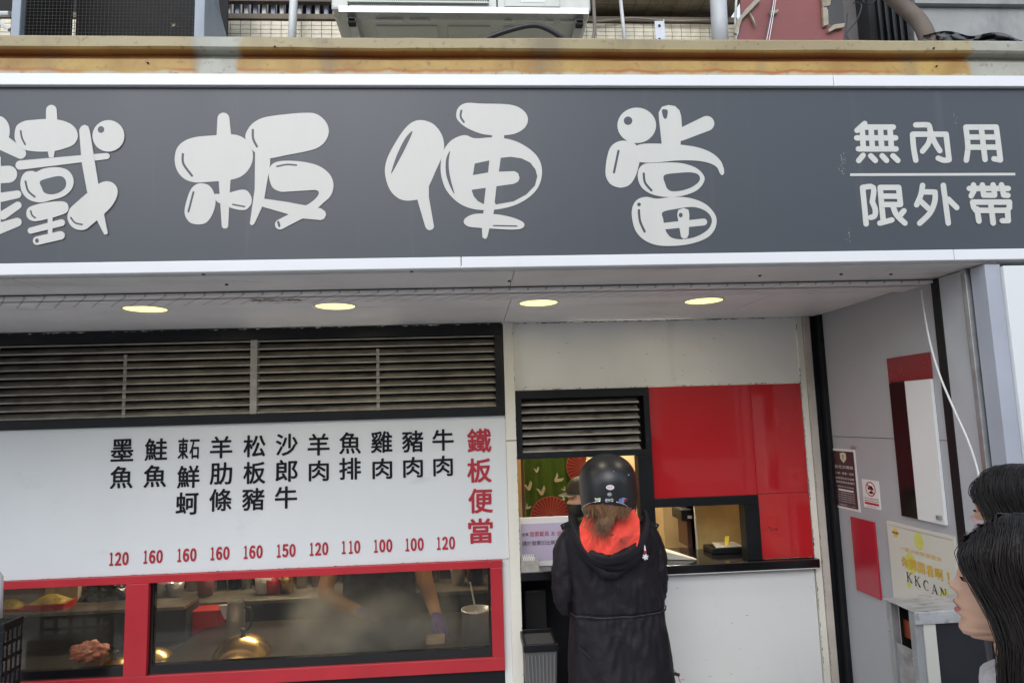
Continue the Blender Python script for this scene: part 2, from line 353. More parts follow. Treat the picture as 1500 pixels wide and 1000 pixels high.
# interior shell
MB().box(xL, XW + .06, 2.9, 3.0, 0, ZS + .3).build('back_wall', M_wallk, SB)
MB().box(xL, XW + .06, .12, 2.9, ZS + .06, ZS + .1).build('inner_ceiling', M_wallin, SB)
MB().box(xp0 + .0, xp1 - .0, .13, 1.6, 0, ZS + .05).build('partition', M_wallin, SB)
MB().box(xL, XW + .06, .11, 2.9, .1, .104).build('inner_floor', mat('kitchen_floor', (.10, .07, .05), .5), SB)
MB().box(xp1 + .01, XW, 1.55, 1.6, 0, ZS + .05).build('room_wall', M_wallin, SB)
# upper storey: mosaic wall
YU = -.42
MB().box(xL, 1.42, YU, YU + .1, 2.9, 3.72).build('tile_bed', M_grout, SB)
tl = MB(); tw, th = .049, .0225
zt_top = P(900, 34, YU).z
nz_ = int((zt_top - 2.95) / th); k = 0
for j in range(nz_):
    for i in range(int((1.42 + 2.6) / tw)):
        x = -2.6 + i * tw; z = 2.95 + j * th
        tl.box(x + .0016, x + tw - .0016, YU - .004 - random.random() * .0012, YU, z + .0014, z + th - .0014)
to = tl.build('mosaic_tiles', M_tile, SB); to['kind'] = 'stuff'
MB().box(xL, 1.42, YU - .012, YU + .1, zt_top + .002, zt_top + .028).build('window_ledge', mat('ledge_dirty', (.22, .18, .13), .8, var=.3, bump=.2), SB)
MB().box(xL, 1.42, YU + .35, YU + .4, 3.5, 5.4).build('upper_room', M_dark, SB)
# upper part of the tiled wall over the window gap (seen from below at the right)
zq = P(900, 13, YU).z
MB().box(.58, 1.42, YU - .10, YU + .3, zq, 5.0).build('tile_lintel', M_grout, SB)
tl = MB()
for j in range(10):
    for i in range(int((1.42 - .6) / .07)):
        x = .6 + i * .07; z = zq + j * .04
        tl.box(x + .002, x + .068, YU - .104, YU - .10, z + .002, z + .038)
        if j < 6: tl.box(x + .002, x + .068, YU - .098 + j * .06, YU - .042 + j * .06, zq - .004, zq)
to = tl.build('lintel_tiles', mat('brown_mosaic_tile', (.30, .25, .17), .5, var=.3, scale=16, dirt=((.1, .08, .06), .7, 6, (1, 1, 1), .5)), SB); to['kind'] = 'stuff'
# ---------------------------------------------------------------- security grille windows above
gw = thing('barred_window', (-1.1, YU + .05, 3.6), 'window with blue and white upright bars above the cream tiles, between cage and air conditioner', 'window')
xg0, xg1 = P(318, 10, YU + .04).x, P(500, 10, YU + .04).x
nb = 14
for i in range(nb):
    x = xg0 + (xg1 - xg0) * i / nb
    MB().box(x, x + (xg1 - xg0) / nb * .5, YU + .04, YU + .06, zt_top + .03, 4.2, bev=.003).build('bar', M_pipe2 if i % 2 else mat('blue_grey_bar', (.30, .33, .42), .4), gw)
MB().box(xg0, xg1, YU + .10, YU + .11, zt_top + .03, 4.2).build('pane', MATS['black_gloss_stone'], gw)
MB().box(xg0, xg1, YU + .0, YU + .03, P(400, 2, YU).z, P(400, 2, YU).z + .03).build('rail', M_rustpipe, gw)

# grime and chips along the joints
M_grime = mat('joint_grime', (.07, .06, .05), .8, var=.3)
def grime(name, fn, n, smin, smax, m, parent, seed, nrm):
    rg = random.Random(seed); b = MB(); nrm = Vector(nrm)
    for i in range(n):
        t = rg.random(); 
        if rg.random() < .6: t = round(t * 7) / 7 + rg.gauss(0, .02)
        p, du, dv = fn(min(max(t, 0), 1)); s1 = rg.uniform(smin, smax); a = rg.uniform(1, 7); k = rg.gauss(0, .5)
        q = [p + du * (math.cos(j * math.pi / 4) * s1 * a * rg.uniform(.6, 1.2)) + dv * ((math.sin(j * math.pi / 4) + k) * s1 * rg.uniform(.5, 1.2)) + nrm * (.0006 + i * .00001) for j in range(8)]
        b.poly(q)
    o = b.build(name, m, parent); o['kind'] = 'stuff'
ux, uz, uy = Vector((1, 0, 0)), Vector((0, 0, 1)), Vector((0, 1, 0))
grime('joint_grime', lambda t: (Vector((.245 + t * 1.57, -.0005, ZS - .004)), ux, uz), 130, .0006, .0028, M_grime, SB, 1, (0, -1, 0))
grime('joint_grime', lambda t: (Vector((.245 + t * 1.57, -.0005, 1.887)), ux, uz), 70, .0005, .002, M_grime, SB, 2, (0, -1, 0))
grime('joint_grime', lambda t: (Vector((1.811, -.0125, .2 + t * 2.0)), uz, ux), 120, .0005, .0022, M_grime, SB, 3, (0, -1, 0))
grime('joint_grime', lambda t: (Vector((1.846, -.023, .2 + t * 2.0)), uz, ux), 120, .0004, .0016, M_grime, SB, 4, (0, -1, 0))
grime('joint_grime', lambda t: (Vector((-2.4 + t * 4.3, -.86, ZS - .002)), ux, uy), 160, .0005, .002, M_grime, SB, 5, (0, 0, -1))
grime('joint_grime', lambda t: (Vector((-2.4 + t * 2.58, -.0135, 1.02)), ux, uz), 90, .0004, .0014, M_grime, SB, 6, (0, -1, 0))
grime('paint_chip', lambda t: (Vector((-2.4 + t * 2.58, -.031, ZS - .008)), ux, uz), 90, .0005, .0028, M_white, SB, 7, (0, -1, 0))
grime('joint_grime', lambda t: (Vector((xp1 - .001, -.036, .4 + t * 1.8)), uz, ux), 80, .0004, .0016, M_grime, SB, 8, (0, -1, 0))
grime('wall_spot', lambda t: (Vector((.3 + t * 1.5, -.0005, 1.9 + .3 * ((t * 37) % 1))), ux, uz), 26, .0006, .002, mat('faint_spot', (.36, .34, .30), .7), SB, 9, (0, -1, 0))
grime('wall_spot', lambda t: (Vector((.95 + t * .85, -.0008, .35 + .5 * ((t * 53) % 1))), ux, uz), 22, .0006, .0022, MATS['faint_spot'], SB, 10, (0, -1, 0))
# ---------------------------------------------------------------- signboard
YS = -1.25
SG = thing('signboard', (0, YS, 2.25), 'long grey fascia sign with white balloon style characters and white trim', 'sign')
zb0, zb1 = P(750, 391, YS).z, P(750, 380, YS).z
zt0, zt1 = P(750, 130, YS).z, P(750, 114, YS).z
zb0 = 2.262; zb1 = 2.303; zt0 = 2.940; zt1 = 2.984
MB().box(xL, 3.2, YS, YS + .12, zb1, zt0).build('sign_face', M_sign, SG)
for a, b in ((xL, 1.4), (1.402, 3.2)): MB().box(a, b, YS - .018, YS + .12, zt0, zt1, bev=.003).build('trim', M_trim, SG)
for a, b in ((xL, -.02), (-.018, 1.80), (1.802, 3.2)): MB().box(a, b, YS - .018, YS + .12, zb0, zb1, bev=.003).build('trim', M_trim, SG)
def WP(px, py, k): p = P(px, py, YS); return Vector((p.x, YS - .0009 - .00016 * k, p.z))
class Sign:
    def __init__(s, ox, oy, sc): s.o = (ox, oy, sc); s.k = 0; s.w = MB(); s.d = []
    def T(s, x, y): return s.o[0] + x / s.o[2], s.o[1] + y / s.o[2]
    def _add(s, pts, dark):
        s.k += 1; q = [WP(*s.T(x, y), s.k) for x, y in pts]
        if dark: s.d.append(MB().slab(q, Vector((0, .0001, 0))))
        else: s.w.slab(q, Vector((0, .0006 + .00016 * s.k, 0)))
    def S(s, pts, dark=False, n=5): s._add(catmull(pts, n), dark)
    def L(s, pts, dark=False): s._add(pts, dark)
    def cap(s, a, b, ra, rb, dark=False, n=10):
        ang = math.atan2(b[1] - a[1], b[0] - a[0]); pts = []
        for i in range(n + 1): t = ang + math.pi / 2 + math.pi * i / n; pts.append((a[0] + ra * math.cos(t), a[1] + ra * math.sin(t)))
        for i in range(n + 1): t = ang - math.pi / 2 + math.pi * i / n; pts.append((b[0] + rb * math.cos(t), b[1] + rb * math.sin(t)))
        s._add(pts, dark)
    def el(s, c, rx, ry, dark=False): s._add([(c[0] + rx * math.cos(t * math.pi / 16), c[1] + ry * math.sin(t * math.pi / 16)) for t in range(32)], dark)
    def stroke(s, pts, w, dark=True):           # brush stroke with round ends
        if len(pts) > 2: pts = catmull(pts, 4, closed=False)
        r = w / 2; Lf, Rt = [], []; n = len(pts)
        for i, p in enumerate(pts):
            a, b = pts[max(i - 1, 0)], pts[min(i + 1, n - 1)]; t = math.atan2(b[1] - a[1], b[0] - a[0])
            Lf.append((p[0] - r * math.sin(t), p[1] + r * math.cos(t))); Rt.append((p[0] + r * math.sin(t), p[1] - r * math.cos(t)))
        t1_ = math.atan2(pts[-1][1] - pts[-2][1], pts[-1][0] - pts[-2][0]); t0_ = math.atan2(pts[1][1] - pts[0][1], pts[1][0] - pts[0][0])
        e1 = [(pts[-1][0] + r * math.cos(t1_ + math.pi / 2 - math.pi * i / 6), pts[-1][1] + r * math.sin(t1_ + math.pi / 2 - math.pi * i / 6)) for i in range(1, 6)]
        e0 = [(pts[0][0] + r * math.cos(t0_ - math.pi / 2 - math.pi * i / 6), pts[0][1] + r * math.sin(t0_ - math.pi / 2 - math.pi * i / 6)) for i in range(1, 6)]
        s._add(Lf + e1 + Rt[::-1] + e0, dark)
    def done(s, name='character'):
        o = s.w.build(name, M_letter, SG)
        for d in s.d: d.build('grey_gap', M_sign, o)
        return o
g = Sign(0, 130, 4)      # iron
g.S([(-90, 300), (-60, 190), (0, 163), (40, 190), (58, 240), (45, 300), (-20, 350)]); g.cap((-10, 300), (122, 380), 50, 32)
g.cap((-60, 510), (52, 502), 50, 50); g.L([(-30, 400), (6, 400), (6, 800), (-30, 800)]); g.cap((-60, 650), (104, 620), 30, 23); g.cap((20, 742), (106, 685), 26, 22); g.cap((-60, 840), (103, 783), 36, 26)
g.cap((303, 128), (305, 210), 31, 34)
g.S([(88, 275), (100, 220), (145, 192), (200, 185), (270, 180), (350, 185), (415, 208), (450, 245), (457, 290), (432, 330), (380, 352), (320, 367), (240, 371), (170, 365), (118, 348), (95, 312)])
g.stroke([(124, 250), (131, 290), (150, 328)], 11); g.L([(280, 360), (325, 360), (316, 405), (290, 405)])
g.cap((121, 450), (627, 397), 27, 18)
g.S([(123, 570), (130, 520), (155, 490), (195, 484), (215, 490), (260, 470), (330, 462), (392, 475), (425, 510), (434, 555), (415, 600), (370, 635), (300, 655), (240, 668), (180, 655), (140, 620)])
g.S([(238, 545), (290, 525), (355, 514), (386, 535), (388, 575), (358, 606), (310, 621), (265, 612), (247, 580)], True); g.stroke([(153, 545), (168, 600), (207, 635)], 12)
g.S([(158, 735), (170, 700), (220, 680), (300, 665), (380, 664), (404, 692), (395, 725), (350, 745), (280, 765), (210, 778), (172, 765)]); g.stroke([(184, 718), (192, 743), (210, 758)], 10)
g.cap((184, 833), (364, 787), 18, 20); g.L([(283, 758), (312, 758), (310, 850), (285, 850)]); g.cap((222, 892), (358, 861), 25, 25); g.el((221, 892), 11, 13, True)
g.L([(468, 245), (480, 224), (500, 215), (520, 224), (530, 250), (582, 575), (560, 640), (515, 608), (482, 430)])
g.el((639, 280), 93, 92); g.el((596, 243), 19, 20, True)
g.S([(400, 755), (412, 710), (440, 680), (520, 610), (580, 562), (630, 545), (672, 560), (693, 600), (682, 650), (650, 700), (600, 748), (540, 800), (500, 828), (450, 825), (415, 798)])
g.stroke([(420, 758), (445, 788), (486, 798)], 10); g.L([(572, 772), (612, 730), (635, 848), (628, 857), (615, 855)]); g.done()
g = Sign(240, 130, 4.346)   # board
g.cap((380, 192), (383, 310), 38, 47)
g.S([(70, 450), (85, 380), (130, 335), (200, 310), (300, 300), (430, 292), (500, 310), (550, 360), (568, 430), (550, 500), (500, 555), (420, 582), (300, 593), (200, 597), (130, 573), (85, 520)]); g.stroke([(122, 418), (126, 480), (180, 555)], 15)
g.L([(350, 580), (425, 580), (410, 878), (400, 890), (380, 890), (370, 878)])
g.S([(133, 790), (150, 700), (175, 640), (208, 610), (250, 604), (292, 620), (320, 665), (330, 730), (310, 800), (275, 850), (225, 865), (165, 850)]); g.stroke([(190, 660), (158, 783)], 13)
g.S([(322, 674), (380, 672), (430, 660), (490, 645), (530, 650), (558, 690), (557, 735), (525, 770), (480, 772), (430, 760), (380, 740), (335, 715)]); g.stroke([(440, 738), (515, 752)], 10)
g.S([(520, 310), (540, 255), (580, 213), (650, 183), (780, 165), (900, 156), (972, 164), (1030, 210), (1051, 272), (1030, 335), (980, 378), (900, 402), (780, 425), (670, 445), (600, 420), (545, 370)]); g.stroke([(568, 265), (570, 320), (594, 370)], 15)
g.L([(583, 380), (680, 380), (678, 480), (640, 705), (622, 765), (577, 862), (562, 872), (549, 860), (580, 640)])
g.S([(668, 545), (678, 498), (720, 468), (800, 461), (900, 470), (990, 495), (1055, 545), (1081, 610), (1065, 680), (1020, 725), (960, 772), (905, 755), (960, 708), (988, 670), (972, 648), (900, 650), (800, 656), (740, 656), (690, 625)]); g.stroke([(722, 497), (785, 485), (845, 489)], 11)
g.L([(640, 702), (780, 722), (1000, 763), (1028, 782), (1034, 805), (1022, 830), (1000, 838), (890, 828), (625, 752)]); g.cap((741, 866), (930, 768), 32, 32); g.stroke([(730, 850), (737, 876)], 15); g.done()
g = Sign(550, 130, 4.346)   # convenient
g.S([(61, 540), (72, 455), (115, 365), (180, 265), (238, 213), (300, 202), (370, 228), (420, 290), (437, 360), (425, 430), (385, 520), (343, 615), (300, 690), (220, 713), (150, 700), (90, 640)])
g.L([(265, 700), (340, 610), (340, 690), (373, 880), (362, 896), (345, 901), (328, 895), (318, 880)]); g.S([(101, 530), (138, 420), (188, 320), (233, 271), (228, 300), (180, 400), (132, 490), (106, 535)], True)
g.S([(514, 175), (528, 122), (580, 93), (680, 97), (820, 100), (900, 115), (955, 155), (970, 205), (945, 255), (880, 290), (780, 299), (680, 290), (590, 255), (535, 215)]); g.stroke([(547, 142), (542, 180), (563, 214)], 13)
g.L([(742, 285), (820, 285), (818, 330), (742, 330)])
g.S([(415, 500), (428, 410), (468, 345), (520, 310), (575, 298), (635, 318), (760, 312), (880, 332), (980, 385), (1040, 450), (1060, 530), (1040, 620), (980, 690), (880, 745), (760, 771), (640, 770), (540, 735), (460, 660), (425, 580)])
g.L([(632, 478), (725, 458), (717, 535), (620, 552)], True)
g.L([(797, 442), (860, 435), (930, 445), (985, 472), (1018, 515), (1030, 560), (1015, 618), (960, 675), (880, 718), (757, 740), (770, 622), (880, 607), (908, 592), (917, 570), (908, 540), (885, 526), (785, 530)], True)
g.L([(612, 645), (702, 632), (690, 737), (652, 717), (625, 685)], True); g.L([(695, 730), (765, 730), (748, 805), (685, 805)])
g.S([(475, 398), (450, 450), (449, 540), (474, 620), (503, 672), (484, 600), (468, 520), (467, 450)], True)
g.S([(562, 850), (580, 820), (640, 798), (760, 800), (860, 818), (930, 845), (948, 870), (925, 893), (860, 898), (760, 893), (660, 887), (590, 878)]); g.stroke([(752, 873), (899, 876)], 9)
g.L([(677, 880), (728, 880), (713, 942), (705, 955), (695, 957), (681, 947)]); g.done()
g = Sign(870, 130, 4.167)   # serve
g.el((261, 225), 118, 108); g.el((208, 197), 26, 26, True)
g.L([(397, 190), (395, 145), (415, 112), (455, 101), (495, 108), (522, 135), (532, 170), (537, 240), (527, 352), (415, 352)]); g.S([(415, 132), (432, 127), (449, 134), (448, 165), (440, 184), (428, 183), (418, 160)], True)
g.cap((530, 282), (688, 214), 38, 46)
g.S([(70, 510), (78, 430), (100, 360), (145, 325), (200, 320), (250, 338), (285, 400), (275, 460), (255, 530), (220, 585), (165, 605), (110, 590), (80, 555)]); g.stroke([(149, 382), (122, 512)], 14)
g.S([(240, 370), (290, 340), (420, 338), (540, 345), (640, 362), (720, 395), (770, 440), (790, 485), (793, 518), (780, 529), (767, 515), (748, 480), (700, 455), (620, 441), (500, 440), (380, 452), (285, 450), (255, 430)])
g.S([(267, 540), (275, 490), (310, 460), (375, 455), (480, 452), (560, 462), (630, 490), (671, 535), (668, 575), (630, 620), (560, 650), (480, 662), (400, 658), (330, 635), (285, 595)])
g.S([(428, 530), (520, 515), (600, 513), (640, 530), (642, 565), (600, 600), (540, 622), (480, 628), (450, 615), (435, 585)], True); g.stroke([(303, 520), (311, 575), (350, 622)], 14)
g.S([(230, 770), (240, 710), (270, 675), (320, 662), (385, 673), (480, 662), (580, 668), (670, 700), (725, 750), (747, 800), (735, 860), (690, 910), (600, 945), (490, 960), (380, 955), (300, 920), (250, 860)])
g.S([(418, 755), (500, 735), (600, 723), (670, 742), (710, 778), (717, 820), (690, 865), (620, 905), (540, 920), (480, 913), (450, 890), (430, 850), (422, 800)], True)
g.L([(507, 770), (513, 742), (545, 730), (575, 740), (581, 770), (577, 890), (567, 912), (545, 917), (530, 905)]); g.cap((420, 841), (668, 815), 20, 21); g.el((528, 773), 12, 14, True)
g.el((274, 708), 11, 11, True); g.stroke([(273, 743), (280, 810), (308, 873)], 14); g.done()
W = 42
def small(strokes):
    g = Sign(1230, 160, 5.263)
    for st in strokes: g.stroke(st, W, dark=False)
    g.done('small_character')
small([[(192, 112), (133, 165)], [(190, 140), (412, 140)], [(130, 223), (430, 223)], [(143, 308), (433, 308)], [(172, 150), (180, 300)], [(240, 150), (250, 300)], [(312, 150), (322, 300)], [(385, 150), (397, 300)], [(178, 358), (145, 398)], [(237, 362), (272, 398)], [(325, 362), (358, 398)], [(408, 362), (445, 398)]])
small([[(585, 123), (660, 122), (688, 130), (700, 185)], [(702, 180), (685, 260), (637, 325)], [(705, 200), (735, 265), (770, 322)], [(562, 195), (818, 195)], [(560, 197), (568, 300), (585, 395)], [(818, 195), (830, 300), (841, 390)], [(841, 392), (800, 396), (757, 380)]])
small([[(972, 140), (987, 290), (975, 394)], [(972, 140), (1205, 140)], [(1205, 140), (1225, 290), (1237, 392)], [(1237, 393), (1187, 384)], [(985, 217), (1215, 217)], [(990, 295), (1225, 295)], [(1088, 140), (1118, 390)]])
small([[(175, 605), (190, 750), (203, 885)], [(175, 605), (258, 605), (250, 715)], [(250, 715), (273, 775), (268, 822), (238, 835)], [(310, 605), (335, 870)], [(310, 605), (453, 605)], [(453, 605), (467, 735)], [(320, 672), (455, 672)], [(330, 737), (465, 737)], [(307, 880), (400, 855)], [(405, 740), (435, 815), (500, 880)], [(492, 785), (455, 830)]])
small([[(638, 588), (625, 660), (592, 738)], [(635, 638), (733, 640)], [(733, 640), (732, 710), (695, 800), (615, 880)], [(625, 712), (680, 765)], [(797, 588), (835, 880)], [(835, 695), (900, 760)]])
small([[(998, 612), (1298, 612)], [(1030, 585), (1033, 630)], [(1033, 630), (1012, 670)], [(1098, 585), (1108, 662)], [(1108, 664), (1192, 664)], [(1192, 662), (1180, 585)], [(1245, 585), (1262, 662)], [(1262, 664), (1294, 666)], [(1022, 718), (1305, 718)], [(1022, 718), (1032, 762)], [(1305, 718), (1305, 762)], [(1045, 782), (1290, 782)], [(1055, 770), (1070, 865)], [(1160, 725), (1180, 880)], [(1290, 775), (1295, 860)], [(1295, 862), (1250, 862)]])
g = Sign(1230, 160, 5.263); g.L([(80, 496), (1352, 492), (1352, 512), (80, 516)]); g.done('divider_line')
scr = MB(); 
for cx, cy, n_ in ((1234, 240, 26), (1398, 175, 8), (1243, 345, 8)):
    for _ in range(n_):
        q = WP(cx + random.gauss(0, 2.4), cy + random.gauss(0, 7), 0); r = random.uniform(.0008, .0025)
        scr.poly([q + Vector((-r * .4, 0, -r)), q + Vector((r * .4, 0, -r * .8)), q + Vector((r * .3, 0, r * 1.8))])
o = scr.build('paint_scratches', M_letter, SG); o['kind'] = 'stuff'

# ---------------------------------------------------------------- rusty gutter over the sign
GT = thing('roof_gutter', (0, YS, 3.0), 'rust streaked cream metal gutter running along the top of the grey sign', 'gutter')
M_gut = bpy.data.materials.new('rusty_gutter'); M_gut.use_nodes = True
nt = M_gut.node_tree; N = nt.nodes; L = nt.links; B = N['Principled BSDF']; B.inputs['Roughness'].default_value = .55
tc = N.new('ShaderNodeTexCoord'); sx = N.new('ShaderNodeSeparateXYZ'); L.new(tc.outputs['Object'], sx.inputs[0])
def nmath(op, a, b=None, v=None):
    n = N.new('ShaderNodeMath'); n.operation = op; L.new(a, n.inputs[0])
    if b is not None: L.new(b, n.inputs[1])
    if v is not None: n.inputs[1].default_value = v
    return n.outputs[0]
def nnoise(scale, st, det=6):
    mp_ = N.new('ShaderNodeMapping'); mp_.inputs['Scale'].default_value = st; L.new(tc.outputs['Object'], mp_.inputs[0])
    n = N.new('ShaderNodeTexNoise'); n.inputs['Scale'].default_value = scale; n.inputs['Detail'].default_value = det; L.new(mp_.outputs[0], n.inputs[0]); return n.outputs[0]
def nmr(a, i0, i1, o0=0, o1=1):
    n = N.new('ShaderNodeMapRange'); L.new(a, n.inputs[0]); n.inputs[1].default_value = i0; n.inputs[2].default_value = i1; n.inputs[3].default_value = o0; n.inputs[4].default_value = o1; return n.outputs[0]
def nmix(fac, a, b):
    n = N.new('ShaderNodeMix'); n.data_type = 'RGBA'; L.new(fac, n.inputs[0])
    for s_, i in ((a, 6), (b, 7)):
        if isinstance(s_, tuple): n.inputs[i].default_value = (*s_, 1)
        else: L.new(s_, n.inputs[i])
    return n.outputs[2]
big = nnoise(1.3, (1, 1, .2), 3); med = nnoise(6, (1, 1, 1)); fin = nnoise(45, (1, 1, 1)); edge = nnoise(9, (1, 0, 0), 5)
c1 = nmix(nmr(med, .35, .7), (.44, .29, .075), (.30, .165, .035))
# unstained cream near the two joints and the right end, stained elsewhere
xx = sx.outputs['X']
xw_ = nmath('ADD', xx, nmr(med, .3, .7, -.02, .02))
def bandx(a, b, s_=.010): return nmath('MULTIPLY', nmr(xw_, a - s_, a + s_), nmr(xw_, b - s_, b + s_, 1, 0))
xa, xb, xc = P(287, 90, YS).x, P(350, 90, YS).x, P(1420, 90, YS).x
clean = nmath('MAXIMUM', bandx(xa, xb), nmr(xw_, xc - .012, xc + .012))
zz = sx.outputs['Z']                       # 0 at z = 3.0
# rust band below the roll (z about .05), rust tide line low down
b1 = nmath('MULTIPLY', nmr(zz, .040, .052), nmr(zz, .068, .074, 1, 0)); b1 = nmath('MULTIPLY', b1, nmr(big, .3, .55, .25, 1))
zl = nmath('SUBTRACT', zz, nmr(edge, .3, .7, -.004, .012))
b2 = nmath('MULTIPLY', nmr(zl, -.006, .0, 0, 1), nmr(zl, .003, .009, 1, 0)); b2 = nmath('MULTIPLY', b2, nmr(big, .42, .52))
c2 = nmix(nmath('MULTIPLY', b1, None, .9), c1, (.26, .075, .018))
c2 = nmix(nmath('MULTIPLY', b2, None, .85), c2, (.36, .085, .022))
c2 = nmix(nmr(zz, .072, .085), c2, nmix(nmr(big, .35, .6), (.38, .32, .18), (.29, .23, .12)))
c3 = nmix(nmr(zl, -.012, -.004, 1, 0), c2, (.40, .37, .27))
c4 = nmix(clean, c3, nmix(nmr(med, .4, .65), (.38, .38, .32), (.30, .29, .23)))
c5 = nmix(nmr(fin, .58, .75, 0, .7), c4, (.16, .09, .04)); gri = nnoise(5, (1, 1, .35), 8); c5 = nmix(nmr(gri, .54, .7, 0, .65), c5, (.17, .13, .08))
L.new(c5, B.inputs['Base Color'])
bp = N.new('ShaderNodeBump'); bp.inputs['Strength'].default_value = .2; L.new(med, bp.inputs['Height']); L.new(bp.outputs[0], B.inputs['Normal'])
# profile in (y, z): flat lower flange, recess under a rounded roll
prof = [(.02, -.014), (-.004, -.014), (-.004, .045), (.012, .058), (.012, .066), (-.022, .071), (-.030, .078), (-.030, .112), (-.022, .121), (.0, .124), (.35, .128)]
gb = MB(); xs_ = [xL + i * .06 for i in range(int((3.2 - xL) / .06))]
rings = []
for i, x in enumerate(xs_):
    dz = .0025 * noise.noise(Vector((x * 1.7, 0, 0))) + .0015 * noise.noise(Vector((x * 9, 3, 0)))
    rings.append([gb.bm.verts.new((x, YS + y + .004 * noise.noise(Vector((x * 3, z * 20, 1))), 3.0 + z + dz)) for y, z in prof])
for a, b in zip(rings, rings[1:]):
    for j in range(len(prof) - 1): gb.bm.faces.new((a[j], a[j + 1], b[j + 1], b[j]))
go = gb.build('gutter_profile', M_gut, GT)
sb = MB()
for px, py in ((212, 88), (1367, 72), (1378, 93), (403, 70)):
    p = P(px, py, YS - .03); sb.lathe([(0, 0), (.004, 0), (.004, .003)], (p.x, YS - .034 if py < 80 else YS - .008, p.z), 8)
sb.build('screw', M_black, GT)
MB().box(xL, 3.2, -1.24, YU, 3.09, 3.1).build('deck_sheet', M_galv, GT)

# ---------------------------------------------------------------- things above the gutter
# mesh cage
YC = -1.02
CG = thing('mesh_cage', (P(160, 60, YC).x, YC, 3.12), 'dark wire mesh cage box with grey steel corner posts above the sign', 'cage')
M_bgs = mat('blue_grey_steel', (.27, .31, .36), .45, var=.15, dirt=((.14, .13, .12), .4, 9, (1, 1, .3), .55))
def post_at(px0, px1, Y, z0, z1, name, m, parent, dy=.03):
    x0, x1 = P(px0, 50, Y).x, P(px1, 50, Y).x
    return MB().box(x0, x1, Y, Y + dy, z0, z1, bev=.002).build(name, m, parent)
post_at(15, 28, YC, 3.11, 3.9, 'corner_post', M_bgs, CG); post_at(284, 299, YC, 3.11, 3.9, 'corner_post', M_bgs, CG)
x0, x1 = P(28, 50, YC).x, P(284, 50, YC).x
ms = MB(); st = .0142
for Yd, ph in ((YC + .012, 0),):
    n = int((x1 - x0) / st)
    for i in range(n + 1):
        x = x0 + (i + ph) * st; w_ = .0011
        if x < x1: ms.tube([(x + .0012 * noise.noise(Vector((i, z_ * 9, 0))), Yd, 3.11 + z_) for z_ in (0, .2, .4, .6, .78)], w_ * .7, 3, cap=False)
    for j in range(int(.78 / st)):
        z = 3.11 + (j + ph) * st
        ms.tube([(x0 + (x1 - x0) * t, Yd + .001, z + .0012 * noise.noise(Vector((j * 3, t * 8, 2)))) for t in (0, .2, .4, .6, .8, 1)], .0008, 3, cap=False)
o = ms.build('wire_mesh', mat('mesh_wire', (.13, .12, .105), .5, metal=.3), CG); o['kind'] = 'stuff'
MB().box(x0, x1, YC + .36, YC + .37, 3.11, 3.9).build('back_board', M_dark, CG)
MB().box(x0 - .03, x0 - .02, YC + .03, YC + .37, 3.11, 3.9).build('side_board', M_dark, CG)
q = [Vector(P(299, 66, YC)), Vector(P(335, 68, YC + .3)), Vector(P(322, 20, YC + .3)), Vector(P(318, -10, YC + .2)), Vector(P(299, -30, YC))]
MB().slab(q, Vector((.002, .004, 0))).build('side_plate', M_bgs, CG)
c = P(254, 38, YC); lf = MB()
for k in range(9):
    a = random.random() * 6.28; r = random.uniform(.006, .014); d_ = Vector((math.cos(a) * r, -.004, math.sin(a) * r)); e_ = Vector((-math.sin(a), 0, math.cos(a))) * .0025
    lf.poly([Vector(c) + e_, Vector(c) - e_, Vector(c) + d_])
tag(lf.build('dry_leaf', mat('dead_leaf', (.35, .28, .18), .8)), 'small pale dry leaf caught in the dark wire mesh', 'leaf')
# left bracket
LB = MB(); LB.tube([P(-30, 21, -1.0), P(14, 21, -1.0)], .011, 8); LB.tube([P(-12, 24, -1.0), P(14, 44, -1.0)], .008, 6)
tag(LB.build('pipe_bracket', M_pipe2), 'white bracket arm at the far left of the mesh cage', 'bracket')
# air conditioner
YA = -.92
AC = thing('air_conditioner', (P(670, 40, YA).x, YA, 3.2), 'beige outdoor air conditioning unit on a galvanised bracket above the sign', 'air conditioner')
ax0, ax1 = P(485, 10, YA).x, P(866, 20, YA).x
za = P(500, 14, YA).z
MB().box(ax0, ax1, YA, YA + .36, za, za + .7, bev=.012).build('casing', M_beige, AC)
MB().box(ax0 + .04, ax1 - .05, YA + .03, YA + .33, za - .006, za - .001).build('base_pan', M_beige, AC)
for px0, px1 in ((545, 640), (655, 720), (740, 800)):
    MB().box(P(px0, 40, YA).x, P(px1, 40, YA).x, YA + .1, YA + .27, za - .014, za - .006, bev=.004).build('base_rib', M_beige, AC)
gx0, gx1 = P(509, 3, YA).x, P(716, 3, YA).x; gz = P(650, 4, YA).z
MB().box(gx0, gx1, YA - .004, YA + .001, gz, za + .6).build('grille_back', M_dark, AC)
for i in range(int((gx1 - gx0) / .008)):
    x = gx0 + i * .008
    MB().box(x, x + .003, YA - .012, YA - .005, gz - .002, za + .62).build('grille_bar', M_beige, AC) if i < 75 else None
MB().box(gx0, gx1, YA - .014, YA - .004, gz - .010, gz - .002, bev=.002).build('grille_frame', M_beige, AC)
MB().box(P(739, 5, YA).x, P(820, 5, YA).x, YA - .004, YA, P(780, 11, YA).z, za + .3, bev=.003).build('service_cover', M_beige, AC)
MB().box(P(763, 5, YA).x, P(798, 5, YA).x, YA - .0055, YA - .0045, P(780, 5, YA).z, P(780, -8, YA).z).build('rating_label', M_pale, AC)
MB().box(P(727, 5, YA).x, P(729, 5, YA).x, YA - .002, YA + .0, za + .01, za + .68).build('casing_joint', M_dark, AC)
for px, py in ((511, 9), (628, 13), (749, 16)):
    p = P(px, py, YA); MB().lathe([(0, 0), (.005, 0), (.005, .004), (0, .004)], (p.x, YA - .003, p.z), 8).build('screw', M_dark, AC)
